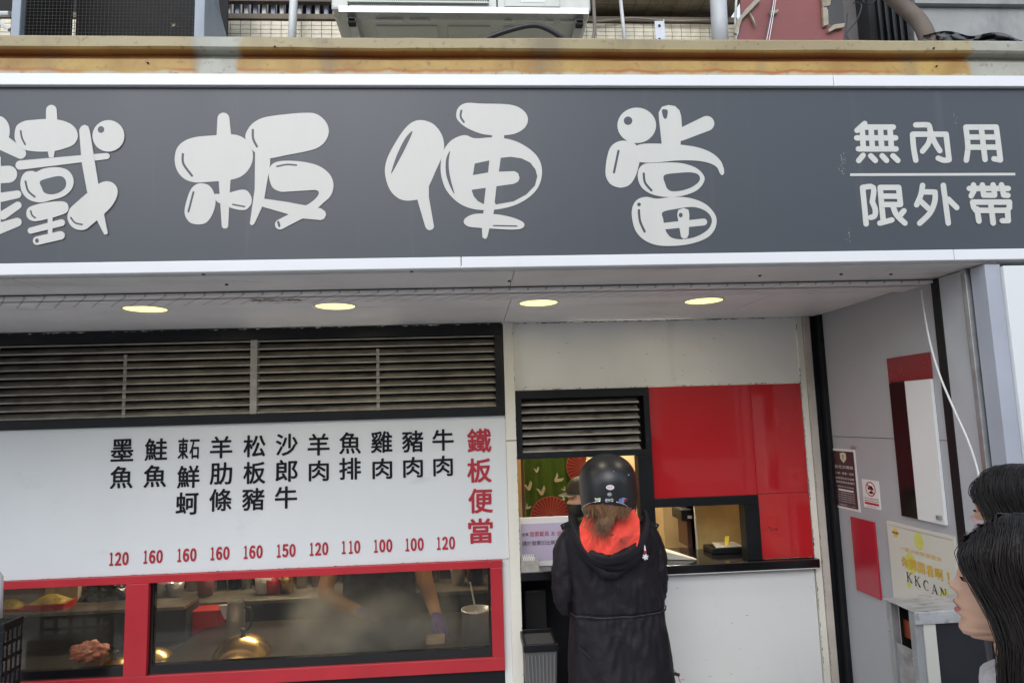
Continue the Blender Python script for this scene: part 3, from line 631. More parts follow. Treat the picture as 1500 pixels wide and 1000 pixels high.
BR = thing('mounting_bracket', (P(670, 40, YA).x, YA, 3.1), 'galvanised slotted steel frame holding up the beige air conditioner', 'bracket')
bx0, bx1 = P(497, 20, YA - .02).x, P(862, 30, YA - .02).x
MB().box(bx0, bx1, YA - .03, YA - .026, za - .030, za - .004).build('front_rail', mat('bright_galvanised', (.62, .64, .66), .3, metal=.6, var=.25, scale=70, stretch=(.2, 1, 3)), BR)
MB().box(bx0, bx1, YA - .026, YA + .02, za - .030, za - .027).build('rail_flange', M_galv, BR)
for px in (515, 850):
    x = P(px, 50, YA).x
    MB().box(x - .018, x + .018, YA + .0, YA + .38, za - .05, za - .03, bev=.002).build('cross_arm', M_galv, BR)
    MB().hexa([(x - .015, YA + .0, za - .06), (x + .015, YA + .0, za - .06), (x + .015, YA + .03, za - .06), (x - .015, YA + .03, za - .06), (x - .015, YA + .0, za - .04), (x + .015, YA + .0, za - .04), (x + .015, YA + .03, za - .04), (x - .015, YA + .03, za - .04)]).build('gusset', M_dark, BR)
for px0, px1 in ((550, 590), (600, 630), (740, 752), (800, 812), (822, 845)):
    MB().box(P(px0, 40, YA).x, P(px1, 40, YA).x, YA + .02, YA + .024, za - .040, za - .030).build('slot_plate', M_trim, BR)
# black hose in front of the unit
tag(MB().tube(catmull([P(685, 80, -1.02), P(695, 66, -1.02), P(730, 50, -1.03), P(775, 38, -1.04), P(800, 42, -1.04), P(830, 60, -1.03), P(850, 72, -1.02)], 6, False), .0105, 10).build('drain_hose', M_cable, smooth=True), 'thick black hose arching over the gutter under the air conditioner', 'hose')
tag(MB().tube(catmull([P(868, -20, -.9), P(870, 15, -.9), P(871, 45, -.9), P(866, 62, -.9), P(856, 72, -.9)], 6, False), .008, 8).build('insulated_pipe', mat('brown_insulation', (.20, .17, .14), .7), smooth=True), 'brown insulated pipe curling down beside the air conditioner', 'pipe')
# pipes
def pipe(px0, py0, px1, py1, Y, r, m, label):
    return tag(MB().tube([P(px0, py0, Y), P((px0 + px1) / 2, (py0 + py1) / 2, Y), P(px1, py1, Y)], r, 14).build('pipe', m, smooth=True), label, 'pipe')
pipe(431, -20, 427, 80, YU - .10, .019, M_pipe2, 'white upright pipe between the barred window and the air conditioner')
pipe(907, -20, 917, 80, YU - .10, .009, M_pipe2, 'thin white pipe just right of the air conditioner')
pipe(1051, -20, 1056, 80, YU - .16, .040, M_pipe, 'thick grey drain pipe beside the torn oxide red sheet')
tag(MB().tube([P(1079, -10, YU - .1), P(1077, 30, YU - .1), P(1080, 75, YU - .1)], .006, 6).build('conduit', M_cream), 'thin cream conduit along the left edge of the red sheet', 'conduit')
tag(MB().tube(catmull([P(872, 32, YU - .03), P(905, 29, YU - .03), P(930, 27, YU - .03), P(985, 31, YU - .03), P(1045, 30, YU - .03)], 5, False), .006, 6).build('wall_cable', mat('grey_cable', (.25, .22, .18), .6), smooth=True), 'grey brown cable sagging along the top of the cream tiles', 'cable')
AB = thing('angle_bracket', P(967, 60, YU - .1), 'short galvanised angle bracket with two holes standing on the gutter', 'bracket')
b0, b1_, bz = P(960, 50, YU - .1).x, P(973, 50, YU - .1).x, P(967, 31, YU - .1).z
MB().box(b0, b1_, YU - .1, YU - .096, 3.1, bz).build('plate', M_galv, AB); MB().box(b1_, b1_ + .004, YU - .1, YU - .05, 3.1, bz + .01).build('web', M_galv, AB)
for py in (38, 58):
    p = P(966, py, YU - .101); MB().poly([p + Vector((math.cos(a * .785) * .007, -.001, math.sin(a * .785) * .008)) for a in range(8)]).build('hole', M_dark, AB)
# oxide red sheet with torn edges
M_flap = mat('peeling_paint', (.36, .32, .24), .7, var=.3, scale=14, dirt=((.12, .08, .06), .8, 14, (1, 1, 1), .5))
RS = thing('torn_red_sheet', P(1160, 60, -.62), 'torn oxide red metal sheet with peeling cream edges above the gutter', 'sheet')
outl = [(1083, 74), (1081, 55), (1086, 30), (1084, -20), (1205, -25), (1206, 14), (1211, 36), (1237, 40), (1234, 74)]
MB().slab([P(a, b, -.62) for a, b in outl], Vector((0, .01, 0))).build('sheet', M_brown, RS)
for pts in ([(1205, 10), (1213, 14), (1214, 36), (1207, 38)], [(1213, 44), (1222, 36), (1238, 34), (1236, 40), (1224, 42), (1215, 47)], [(1076, 48), (1080, 30), (1092, 14), (1110, -4), (1114, 0), (1098, 17), (1087, 28), (1080, 50)], [(1098, 18), (1104, 26), (1108, 40), (1102, 28)], [(1128, 16), (1141, 14), (1139, 18), (1131, 22)], [(1203, -10), (1218, -6), (1216, 8), (1206, 10)]):
    MB().slab([P(a, b, -.64) for a, b in pts], Vector((0, .015, 0))).build('torn_flap', M_flap, RS)
for off in (0, 4, 8):
    MB().tube([P(1133 + off * .6, -10, -.66), P(1126 + off * .7, 30, -.66), P(1116 + off, 74, -.66)], .0022, 5).build('cord', M_galv if off else M_cable, RS)
# dark gap with wires, brown duct, grey wall
DG = thing('machine_housing', P(1290, 30, -.5), 'dark ribbed machine housing with wires between the red sheet and the brown duct', 'machine')
MB().box(P(1238, 40, -.45).x, P(1300, 40, -.45).x, -.45, -.3, 3.1, 4.2).build('back_plate', mat('grey_brown_plate', (.11, .10, .095), .6, var=.3), DG)
MB().box(P(1284, 40, -.6).x, P(1340, 40, -.6).x, -.55, -.35, 3.1, 4.2).build('housing', M_dark, DG)
for i in range(5):
    a = P(1290 + i * 10, 40, -.58).x; MB().box(a, a + .012, -.575, -.552, 3.1, 3.9, bev=.002).build('rib', M_black, DG)
for k, pts in enumerate(([(1236, 74), (1245, 62), (1240, 50), (1255, 30), (1262, 8), (1250, 4)], [(1255, 74), (1248, 66), (1241, 56), (1240, 40), (1241, 20)], [(1262, -5), (1268, 6), (1278, 4), (1290, -10)])):
    MB().tube(catmull([P(a, b, -.62) for a, b in pts], 5, False), .0035, 6).build('wire', M_cable, DG, smooth=True)
tag(MB().tube(catmull([P(1285, -25, -.72), P(1320, 8, -.72), P(1345, 30, -.74), P(1358, 55, -.76), P(1364, 85, -.76)], 6, False), [.035] * 8 + [.036] * 8 + [.037] * 9, 14).build('brown_duct', M_rustpipe, smooth=True), 'thick brown flexible duct bending down at the upper right', 'duct')
def crumple(u, v):
    px = 1352 + u * 190; py = 84 - v * (32 + 22 * noise.noise(Vector((u * 3, 0, 5))))
    p = P(px, py, -.80 + .09 * noise.noise(Vector((u * 9, v * 6, 0))) + .04 * noise.noise(Vector((u * 25, v * 12, 0)))); return p
tag(MB().grid(crumple, 50, 14).build('plastic_sheeting', mat('dark_plastic_film', (.075, .075, .078), .6, var=.35, scale=12), smooth=True), 'crumpled dark plastic sheeting lying on the gutter in the upper right', 'plastic sheet')
GW = thing('concrete_wall', P(1450, 30, -.5), 'stained grey concrete wall at the upper right behind the plastic sheeting', 'wall')
MB().box(P(1338, 40, -.55).x, 4.5, -.55, -.4, 3.1, P(1420, 12, -.55).z).build('lower_course', M_tarp, GW)
MB().box(P(1338, 40, -.55).x, 4.5, -.58, -.4, P(1420, 12, -.55).z + .004, 5).build('upper_course', M_tarp, GW)

# ---------------------------------------------------------------- downlights
M_glow = mat('lit_lens', (.9, .8, .5), .4, emit=(1.0, .77, .22, 1.0))
for i, (px, py) in enumerate([(213, 454), (491, 450), (789, 445), (1031, 442)]):
    p = PZ(px, py - .5, ZS - .004)
    lab = ['lit round downlight over the left louvre bay, leftmost in the soffit', 'lit round downlight above the right louvre bay, second from the left', 'lit round downlight just right of the white pillar', 'lit round downlight above the red gloss panel, rightmost'][i]
    D = thing('downlight', (p.x, p.y, ZS), lab, 'ceiling light', 'downlights in the soffit')
    r = .094
    MB().lathe([(r * .90, -.001), (r * .93, -.004), (r, -.003), (r + .003, .001)], (p.x, p.y, ZS), 40).build('ring', M_trim, D, smooth=True)
    ld = bpy.data.lights.new('downlight_lamp', 'AREA'); ld.shape = 'DISK'; ld.size = .15; ld.energy = 0.7; ld.color = (1, .88, .66)
    lo_ = bpy.data.objects.new('downlight_lamp', ld); col.objects.link(lo_); lo_.parent = D; lo_.location = (0, 0, -.008)
    MB().lathe([(0, -.0015), (r * .6, -.0022), (r * .90, -.001)], (p.x, p.y, ZS), 40).build('lens', M_glow, D, smooth=True)

# ---------------------------------------------------------------- louvred vents
def louvre(name, label, x0, x1, z0, z1, fr, bays, pitch, depth, slat_m, tilt, yf=-.03, midbars=True, grp='louvred vents over the shop front', top=None):
    V = thing(name, (x0, 0, z0), label, 'louvre vent', grp)
    t = fr if top is None else top
    for nm, a in (('frame_rail', (x0, x1, yf, .05, z1 - t, z1)), ('frame_rail', (x0, x1, yf, .05, z0, z0 + fr))): MB().box(*a, bev=.002).build(nm, M_black, V)
    for a in (x0, x1 - fr): MB().box(a, a + fr, yf + .001, .05, z0 + fr, z1 - t, bev=.002).build('frame_stile', M_black, V)
    MB().box(x0, x1, .07, .075, z0, z1).build('back_screen', M_dark, V)
    for b0, b1 in bays:
        n = int((z1 - t - z0 - fr) / pitch)
        for i in range(n + 1):
            z = z0 + fr + .004 + i * pitch; dz = depth * math.sin(tilt); dy = depth * math.cos(tilt); tk = .0035
            wob = random.uniform(-.001, .001)
            a, bq = (b0, -.012, z), (b0, -.012 + dy, z + dz)
            MB().hexa([(b0, -.012, z + wob), (b1, -.012, z), (b1, -.012 + dy, z + dz), (b0, -.012 + dy, z + dz),
                       (b0, -.0125, z + tk + wob), (b1, -.0125, z + tk), (b1, -.012 + dy, z + dz + tk), (b0, -.012 + dy, z + dz + tk)]).build('slat', slat_m, V)
            MB().box(b0, b1, -.0165, -.0128, z - .001, z + .0055).build('slat_lip', M_slatlip, V)
        if midbars: MB().box((b0 + b1) / 2 - .008, (b0 + b1) / 2 + .008, .0, .004, z0 + fr, z1 - t - .06).build('middle_bar', M_slatlip, V)
    return V
M_slatlip = mat('slat_edge', (.40, .38, .34), .45, var=.3, scale=12, dirt=((.1, .08, .06), .6, 12, (.4, 1, 1), .52))
xm0, xm1 = P(368, 550, 0).x, P(378, 550, 0).x
LV = louvre('louvre_vent', 'wide black framed louvre with grimy slats above the menu board', -3.75, .184, 1.755, ZS - .004, .045, [(-3.7, -2.45), (-2.42, xm0), (xm1, .139)], .0413, .058, M_slat, R_(32), top=.06)
MB().box(xm0, xm1, -.02, .03, 1.8, 2.19, bev=.002).build('mullion', M_slatlip, LV); MB().box(-2.45, -2.42, -.02, .03, 1.8, 2.19, bev=.002).build('mullion', M_slatlip, LV)
xo0, xo1 = .242, x_a
zo1 = 1.882; zo0 = P(840, 661, 0).z
louvre('louvre_vent', 'small black louvre with shiny dirty slats over the order window', xo0, xo1, zo0 - .03, zo1, .03, [(xo0 + .03, xo1 - .055)], .041, .05, M_slat2, R_(28), midbars=False, top=.045)

# ---------------------------------------------------------------- menu board
MN = thing('menu_board', (-1, -.01, 1.38), 'pale menu board listing dishes in black and prices in red under the louvre', 'menu board')
zr = 1.018
M_menu = mat('menu_board_face', (.65, .67, .68), .3, var=.05, scale=1, dirt=((.42, .45, .48), .6, 2.2, (1, 1, 2.5), .62))
MB().box(xL, .184, -.012, 0, zr, 1.754, bev=.001).build('board', M_menu, MN)
U, V_ = Vector((1, 0, 0)), Vector((0, 0, 1))
YM = -.0145
def mtext(txt, px, py, w, h, m, bold=.020, name='character', par=MN):
    p = P(px, py, YM); return put_text(MB(), txt, p, U, V_, w, h, bold).build(name, m, par)
cols = [('墨魚', [(179, 659), (178, 698.7)]), ('鮭魚', [(228.5, 658), (227, 697)]), ('*鮮蚵', [(276.5, 656.5), (276, 698), (274, 737)]), ('羊肋條', [(324, 654.7), (323.7, 693), (323, 732)]),
        ('松板豬', [(372.8, 653), (372.5, 692), (371, 730.7)]), ('沙郎牛', [(420, 651), (419.7, 689), (419, 728)]), ('羊肉', [(466.7, 650.7), (467, 688)]), ('魚排', [(512.8, 648.5), (512.8, 686)]),
        ('雞肉', [(559, 647), (560, 685)]), ('豬肉', [(604.5, 646), (605, 683)]), ('牛肉', [(649, 644), (649, 681)])]
for t, ps in cols:
    for ch, (a, b) in zip(t, ps):
        if ch == '*': mtext('東', a - 8.3, b, .052, .108, M_ink); mtext('石', a + 8.3, b + 1, .050, .100, M_ink)
        elif ch == '肉': mtext(ch, a, b + 1, .102, .106, M_ink)
        else: mtext(ch, a, b, .112, .113, M_ink)
for ch, a, b in (('鐵', 702, 645), ('板', 702, 688.5), ('便', 704, 733), ('當', 704, 777)): mtext(ch, a, b, .128, .127, M_redink, .024)
for t, a, b in (('120', 173, 818), ('160', 223, 815), ('160', 272.5, 812.5), ('160', 321, 810), ('160', 369.6, 808), ('150', 418, 806), ('120', 466, 803.5), ('110', 513, 801), ('100', 560, 799), ('100', 606, 797), ('120', 652, 795)):
    pm = MB(); pc = P(a, b, YM)
    for k, ch in enumerate(t): put_text(pm, chr(ord(ch) + 0xFEE0), pc + U * ((k - 1) * .0355 + (.003 if ch == '1' else 0)) , U, V_, .020 if ch == '1' else .0315, .066, .045 if ch != '1' else .03)
    pm.build('price', M_redink, MN)
for px, py in ((737, 823), (718, 823), (14, 850)):
    p = P(px, py, -.02); MB().lathe([(0, -.002), (.005, -.001), (.006, .002)], (p.x, -.034, p.z), 8).build('fixing', M_galv, MN)

# ---------------------------------------------------------------- red framed kitchen window
KW = thing('kitchen_window', (-1, 0, .5), 'red framed kitchen window with steamed glass below the menu board', 'window')
yF = -.03
zi1 = P(460, 843, yF).z; zi0 = P(700, 964, yF).z
MB().box(xL, .147, yF, .03, zi1, zr - .001, bev=.002).build('frame_rail', M_red, KW)
MB().box(xL, .147, yF, .03, .477, zi0, bev=.002).build('frame_rail', M_red, KW)
MB().box(P(720, 900, yF).x, .147, yF - .002, .032, zi0, zi1, bev=.002).build('frame_stile', M_red, KW)
MB().box(-1.719, -1.61, yF - .003, .032, zi0, zi1, bev=.002).build('mullion', M_red, KW)
zk = P(700, 948, 0).z
MB().box(xL, -1.72, -.01, .03, zi0, zk).build('sash_rail', M_blackg, KW); MB().box(-1.609, P(719, 900, yF).x, -.01, .03, zi0, zk).build('sash_rail', M_blackg, KW)
MB().box(-1.609, -1.595, -.008, .03, zk, zi1).build('sash_stile', M_blackg, KW)
MB().box(P(716, 900, yF).x, P(719, 900, yF).x + .001, -.008, .03, zk, zi1).build('sash_stile', M_blackg, KW)
M_kg = glass_mat('kitchen_glass', (.92, .90, .84), .04, .8, .05)
MB().box(xL, -1.72, .008, .012, zk, zi1).build('pane', M_kg, KW); MB().box(-1.594, P(716, 900, yF).x, .008, .012, zk, zi1).build('pane', M_kg, KW)
MB().box(.148, .186, -.006, .1, 0, 1.017).build('filler_panel', M_white2, SB)

# kitchen inside: fittings
zg = .50
KC = thing('griddle', (-.9, .45, zg), 'dark steel griddle counter behind the kitchen window', 'griddle')
MB().box(-1.70, .1, .10, .95, zg - .4, zg, bev=.004).build('cabinet', M_black, KC)
MB().box(-1.66, .06, .12, .93, zg + .001, zg + .02, bev=.004).build('plate', mat('seasoned_steel', (.05, .042, .035), .32, metal=.6, var=.4, scale=8), KC)
M_oldsteel = mat('stained_worktop', (.17, .15, .12), .4, metal=.4, var=.4, scale=7, dirt=((.05, .04, .03), .8, 9, (1, 1, 1), .48))
BC = thing('steel_counter', (-1, 1.2, .6), 'long stainless worktop behind the griddle', 'counter')
MB().box(xL, .1, 1.02, 1.5, .60, .625, bev=.004).build('worktop', M_oldsteel, BC); MB().box(xL, .1, 1.06, 1.48, .1, .6).build('cabinet', M_dark, BC)
LC = thing('prep_counter', (-2.6, .5, .5), 'dark prep counter with a pale edge behind the left pane', 'counter')
MB().box(xL, -1.74, .72, .95, .66, .68, bev=.003).build('worktop', M_oldsteel, LC); MB().box(xL, -1.74, .75, .95, .1, .66).build('cabinet', M_dark, LC)
MB().box(xL, -1.74, .1, .74, .1, .47).build('lower_shelf', M_dark, LC)
cp = MB().box(P(68, 880, 1.0).x, P(116, 880, 1.0).x, .98, 1.02, .68, 1.1).build('cream_panel', mat('cream_board_in', (.48, .40, .26), .6), None)
tag(cp, 'cream upright panel beside the red food trays in the left pane', 'panel')
def tray(px0, px1, py0, py1, Y, label, food):
    x0, x1 = P(px0, py1, Y).x, P(px1, py1, Y).x; z0, z1 = P(px0, py1, Y).z, P(px0, py0, Y).z
    T = thing('food_tray', ((x0 + x1) / 2, Y, z0), label, 'tray', 'red plastic trays')
    i = .015
    MB().hexa([(x0 + i, Y, z0), (x1 - i, Y, z0), (x1 - i, Y + .12, z0), (x0 + i, Y + .12, z0), (x0, Y - .01, z1), (x1, Y - .01, z1), (x1, Y + .13, z1), (x0, Y + .13, z1)], bev=.004).build('tub', M_redpl, T)
    if food:
        MB().grid(lambda u, v: Vector((x0 + i + u * (x1 - x0 - 2 * i), Y + v * .12, z1 + .001 + .045 * math.sin(u * 3.14) * math.sin(v * 3.14) + .008 * noise.noise(Vector((u * 14, v * 9, 0))))), 24, 12).build('chopped_food', mat('yellow_food', (.45, .34, .06), .6, var=.4, scale=40), T, smooth=True)
tray(-20, 28, 893, 910, .8, 'red tub of yellow food at the far left of the window', True); tray(34, 95, 886, 909, .78, 'red tub heaped with yellow food beside the cream panel', True)
tray(267, 322, 895, 930, .85, 'empty red plastic tub behind the brass dome', False)
# black bags
def blob(name, c, r, m, parent=None, amp=.2, fr=3, n=32, sq=1, loc=None, seed=0):
    b = MB(); c = Vector(c)
    def fn(u, v):
        th = u * 2 * math.pi; ph = v * math.pi; d = Vector((math.sin(ph) * math.cos(th), math.sin(ph) * math.sin(th), math.cos(ph)))
        k = 1 + amp * noise.noise(d * fr + Vector((seed, seed, 0))) + amp * .4 * noise.noise(d * fr * 3 + Vector((seed, 0, 0)))
        return c + Vector((d.x * r[0], d.y * r[1], d.z * r[2])) * k
    b.grid(fn, n, n // 2, True); bmesh.ops.remove_doubles(b.bm, verts=b.bm.verts[:], dist=1e-5)
    return b.build(name, m, parent, smooth=True, loc=None)
tag(blob('rubbish_bag', P(152, 885, 1.0) + Vector((0, .05, 0)), (.17, .12, .13), mat('black_plastic_bag', (.012, .012, .014), .2, var=.2), amp=.35, fr=5, n=40), 'shiny black plastic bag behind the left pane next to the red mullion', 'bag')
tag(blob('meat_joint', P(131, 954, .35), (.088, .06, .048), mat('raw_meat', (.46, .15, .11), .35, var=.5, scale=22, bump=.8, bscale=40, dirt=((.62, .40, .30), .9, 30, (1, 1, 1), .48)), amp=.42, fr=2.8, n=56, seed=4), 'lump of pink meat resting behind the left pane', 'meat')
def dome(px, py, w, h, Y, label):
    p = P(px, py, Y); D = thing('brass_dome', (p.x, Y, p.z), label, 'dome lid', 'brass dome lids')
    prof = [(w * math.cos(t * math.pi / 24), h * math.sin(t * math.pi / 24)) for t in range(12)] + [(.0001, h)]
    MB().lathe([(w * 1.04, -.004), (w * 1.04, .0)] + prof, p, 40).build('lid', M_brass, D, smooth=True)
    MB().lathe([(.012, h - .001), (.010, h + .012), (.018, h + .02), (.014, h + .03), (.0001, h + .033)], p, 16).build('knob', M_cable, D, smooth=True)
dome(355, 974, .170, .160, .30, 'large brass dome lid in the middle pane'); dome(222, 982, .13, .12, .34, 'small dull brass dome lid behind the red mullion'); dome(168, 990, .12, .10, .28, 'brass dome lid beside the meat in the left pane')
# steel jug behind the dome
JG = thing('steel_jug', P(343, 935, .62), 'tall stainless steel jug with a slanted spout behind the brass dome', 'jug'); p = P(345, 936, .62)
MB().lathe([(.0001, 0), (.052, 0), (.052, .16), (.045, .2), (.05, .215)], p, 28).build('body', M_steel, JG, smooth=True)
MB().hexa([p + Vector(v) for v in ((-.06, -.02, .12), (-.03, -.02, .12), (-.03, .02, .12), (-.06, .02, .12), (-.10, -.015, .20), (-.05, -.015, .20), (-.05, .015, .20), (-.10, .015, .20))], bev=.004).build('spout', M_steel, JG)
MB().tube(catmull([p + Vector(v) for v in ((.05, -.01, .18), (.09, -.01, .17), (.09, -.01, .08), (.05, -.01, .04))], 5, False), .006, 8).build('handle', M_cable, JG, smooth=True)
# tall pot at the right
PT = thing('stock_pot', P(699, 946, .22), 'brushed steel stock pot with a rolled rim at the right end of the window', 'pot'); p = P(699, 948, .22)
MB().lathe([(.0001, 0), (.075, 0), (.078, .19), (.083, .195), (.083, .203), (.074, .203), (.072, .16), (.0001, .15)], p, 36).build('pot', M_steel, PT, smooth=True)
MB().tube([p + Vector((.0, .02, .17)), p + Vector((-.03, .06, .33))], .005, 8).build('ladle', M_steel, PT)
BXB = thing('card_box', P(638, 950, .3), 'small pale box on the griddle below the gloved hand', 'box'); p = P(638, 955, .3)
MB().box(p.x - .05, p.x + .05, .3, .38, p.z, p.z + .075, bev=.003).build('carton', mat('pale_carton', (.55, .42, .28), .7), BXB)
# hanging rail, utensils
UT = thing('utensil_rail', (-1.3, 1.4, 1.0), 'steel rail with hanging utensils on the kitchen back wall', 'rail')
MB().tube([(-1.75, 1.3, 1.02), (.1, 1.3, 1.02)], .006, 8).build('rail', M_steel, UT)
for i in range(12):
    x = -1.7 + i * .14 + random.uniform(-.02, .02); MB().tube([(x, 1.3, 1.02), (x, 1.29, .86 - random.random() * .08)], .006, 6).build('utensil', M_steel if i % 3 else M_wood, UT)
SH = thing('stacked_crockery', (-1.3, 1.25, .63), 'stacks of pale bowls and tubs along the back worktop', 'crockery')
for i, (px, h_, m_) in enumerate(((235, .16, M_steel), (256, .10, M_galv), (300, .12, M_brown), (385, .12, M_pale), (400, .09, M_redpl), (420, .14, M_brass), (560, .12, M_steel), (600, .1, M_pale), (672, .2, M_steel), (700, .26, M_black))):
    x = P(px, 900, 1.2).x; MB().lathe([(.0001, 0), (.045, 0), (.055, h_), (.05, h_), (.04, .01)], (x, 1.2, .627), 20).build('tub', m_, SH, smooth=True)
rg = random.Random(21)
for i in range(26):
    x = -2.3 + i * .092 + rg.uniform(-.02, .02); y = rg.uniform(1.28, 1.44); h_ = rg.uniform(.06, .24); w_ = rg.uniform(.025, .05)
    m_ = rg.choice([M_oldsteel, M_brown, M_wood, M_black, M_rustpipe, M_galv, MATS['cream_board_in'], M_redpl, M_oldsteel, M_black])
    if rg.random() < .5: MB().box(x - w_, x + w_, y, y + .05, .627, .627 + h_, bev=.004).build('carton', m_, SH)
    else: MB().lathe([(.0001, 0), (w_, 0), (w_, h_ * .75), (w_ * .5, h_ * .86), (w_ * .5, h_), (.0001, h_)], (x, y, .627), 16).build('bottle', m_, SH, smooth=True)
MB().box(-1.74, .1, 1.46, 1.5, .627, 1.15).build('splashback', mat('greasy_splashback', (.14, .10, .06), .35, var=.5, scale=5, dirt=((.03, .02, .015), .8, 6, (1, 1, .6), .5)), BC)
# unseen tube lamps added to light the kitchen and the order room
for i, (x, y, ln, s_) in enumerate(((-1.1, 1.6, 1.2, 4.5), (1.1, .9, .9, 5.5))):
    T = thing('tube_lamp', (x, y, 2.28), ['lit warm tube lamp on the kitchen ceiling above the griddle', 'lit warm tube lamp on the ceiling behind the order window'][i], 'lamp', 'tube lamps')
    MB().box(x - ln / 2, x + ln / 2, y - .04, y + .04, 2.275, 2.305).build('housing', M_trim, T)
    MB().tube([(x - ln / 2 + .02, y, 2.25), (x + ln / 2 - .02, y, 2.25)], .018, 12).build('tube', mat('tube_glow_%s' % 'ab'[i], (.9, .8, .6), .5, emit=(1, .88, .70, s_ * 30.0)), T, smooth=True)
# steam
sv = MB().box(P(420, 900, .4).x, P(672, 900, .4).x, .14, .85, zg + .022, .86).build('steam', bpy.data.materials.new('steam_volume'))
sv['kind'] = 'stuff'; sv['label'] = 'pale steam drifting over the griddle'
ms_ = sv.data.materials[0]; ms_.use_nodes = True; N = ms_.node_tree.nodes; L = ms_.node_tree.links; N.remove(N['Principled BSDF'])
pv = N.new('ShaderNodeVolumePrincipled'); pv.inputs['Color'].default_value = (.95, .93, .88, 1); L.new(pv.outputs[0], N['Material Output'].inputs['Volume'])
tc = N.new('ShaderNodeTexCoord'); nn_ = N.new('ShaderNodeTexNoise'); nn_.inputs['Scale'].default_value = 5; nn_.inputs['Detail'].default_value = 3; L.new(tc.outputs['Object'], nn_.inputs[0])
sp = N.new('ShaderNodeSeparateXYZ'); L.new(tc.outputs['Generated'], sp.inputs[0])
def nmul(a, b):
    n = N.new('ShaderNodeMath'); n.operation = 'MULTIPLY'; L.new(a, n.inputs[0])
    if isinstance(b, float): n.inputs[1].default_value = b
    else: L.new(b, n.inputs[1])
    return n.outputs[0]
d1 = nmr(nn_.outputs[0], .40, .66, .02, 1); d2 = nmr(sp.outputs['Z'], .35, .95, 1, 0); d3 = nmr(sp.outputs['X'], .0, .25); d4 = nmr(sp.outputs['X'], .75, 1, 1, 0)
L.new(nmul(nmul(nmul(nmul(d1, d2), d3), d4), 8.5), pv.inputs['Density'])

# ---------------------------------------------------------------- order window
OW = thing('order_window', (.6, 0, .96), 'black framed order window with a stone counter behind the customer', 'window')
xw1 = P(934, 700, 0).x
MB().box(xw1, x_a, -.03, .05, .955, zo0 - .031, bev=.002).build('frame_stile', M_black, OW)
zc = .955
MB().box(xp1 + .002, 1.818, -.05, .42, zc - .045, zc, bev=.003).build('counter', M_blackg, OW)
MB().box(xw1 + .0, 1.80, -.052, -.04, zc - .047, zc - .044).build('counter_edge', M_trim, OW)
# red gloss panels
RP = thing('red_gloss_panels', (1.3, 0, 1.4), 'glossy red glass panels around the pickup window', 'panel')
MB().box(x_a + .003, 1.808, .001, .012, zc + .002 + .0, 1.880).build('backing_board', M_wood, RP) if False else None
xs = P(1107, 700, 0).x; zsm = P(1107, 723, 0).z; zl_ = P(1000, 728, 0).z; xr = P(1112, 770, 0).x
MB().box(x_a + .001, xs - .001, -.008, 0, zl_, 1.881, bev=.001).build('red_panel', M_redglass, RP)
MB().box(xs + .0005, 1.808, -.008, 0, zsm + .001, 1.881, bev=.001).build('red_panel', M_redglass, RP)
MB().box(xr, 1.808, -.0085, 0, zc + .004, zsm - .001, bev=.001).build('red_panel', M_redglass, RP)
MB().box(x_a + .003, 1.811, .0015, .012, zl_ + .002, 1.880).build('backing_board', M_wood, RP); MB().box(xr + .002, 1.811, .0015, .012, zc + .003, zl_ + .001).build('backing_board', M_wood, RP)  # unseen boards added to stop room light leaking through the panel joints
sc_ = MB()
for k in range(14):
    p = P(1133 + random.gauss(0, 4), 775 + random.gauss(0, 3), -.01); r = random.uniform(.001, .004)
    sc_.poly([p + Vector((math.cos(a) * r * random.uniform(.5, 1.8), 0, math.sin(a) * r)) for a in range(6)])
sc_.build('scuff_mark', M_dark, RP)
# pickup window
PW = thing('pickup_window', (1.1, 0, 1), 'small black framed pickup window under the red gloss panel', 'window')
xi = P(1091, 780, 0).x; zi = P(1000, 741, 0).z
MB().box(x_a + .001, xr - .001, -.02, .06, zi, zl_ - .001, bev=.002).build('frame_rail', M_black, PW)
MB().box(xi, xr - .001, -.02, .06, zc + .001, zi - .001, bev=.002).build('frame_stile', M_black, PW)
# interior of the two windows
inn = thing('green_curtain', (.5, .9, 1.2), 'green curtain printed with red fans and white birds behind the order window', 'curtain')
YC2 = .75
cx0, cx1 = P(768, 700, YC2).x, P(857, 700, YC2).x
MB().grid(lambda u, v: Vector((cx0 + u * (cx1 - cx0), YC2 + .012 * math.sin(u * 26) * (1 - v * .3), .9 + v * .85)), 60, 4).build('cloth', M_green, inn, smooth=True)
def fan(px, py, rpx, a0, a1, nm='fan'):
    c = P(px, py, YC2 - .02); r = rpx * (YC2 + 3.6) / 975
    b = MB(); n = 28
    b.poly([c] + [c + Vector((math.cos(a0 + (a1 - a0) * i / n) * r, 0, math.sin(a0 + (a1 - a0) * i / n) * r)) for i in range(n + 1)])
    f_ = b.build('fan_print', M_fan, inn); l_ = MB()
    for i in range(17):
        a = a0 + (a1 - a0) * i / 16; d_ = Vector((math.cos(a), 0, math.sin(a))); e_ = Vector((-math.sin(a), 0, math.cos(a))) * .0016
        l_.poly([c + d_ * r * .15 + e_ * .6 + Vector((0, -.002, 0)), c + d_ * r * .15 - e_ * .6 + Vector((0, -.002, 0)), c + d_ * r * .985 - e_ + Vector((0, -.002, 0)), c + d_ * r * .985 + e_ + Vector((0, -.002, 0))])
    for i in range(n):
        d0 = [Vector((math.cos(a0 + (a1 - a0) * (i + k) / n), 0, math.sin(a0 + (a1 - a0) * (i + k) / n))) for k in (0, 1)]
        o_ = Vector((0, -.0022, 0)); l_.poly([c + d0[0] * r + o_, c + d0[1] * r + o_, c + d0[1] * r * .975 + o_, c + d0[0] * r * .975 + o_])
    l_.build('fan_ribs', M_fanline, f_)
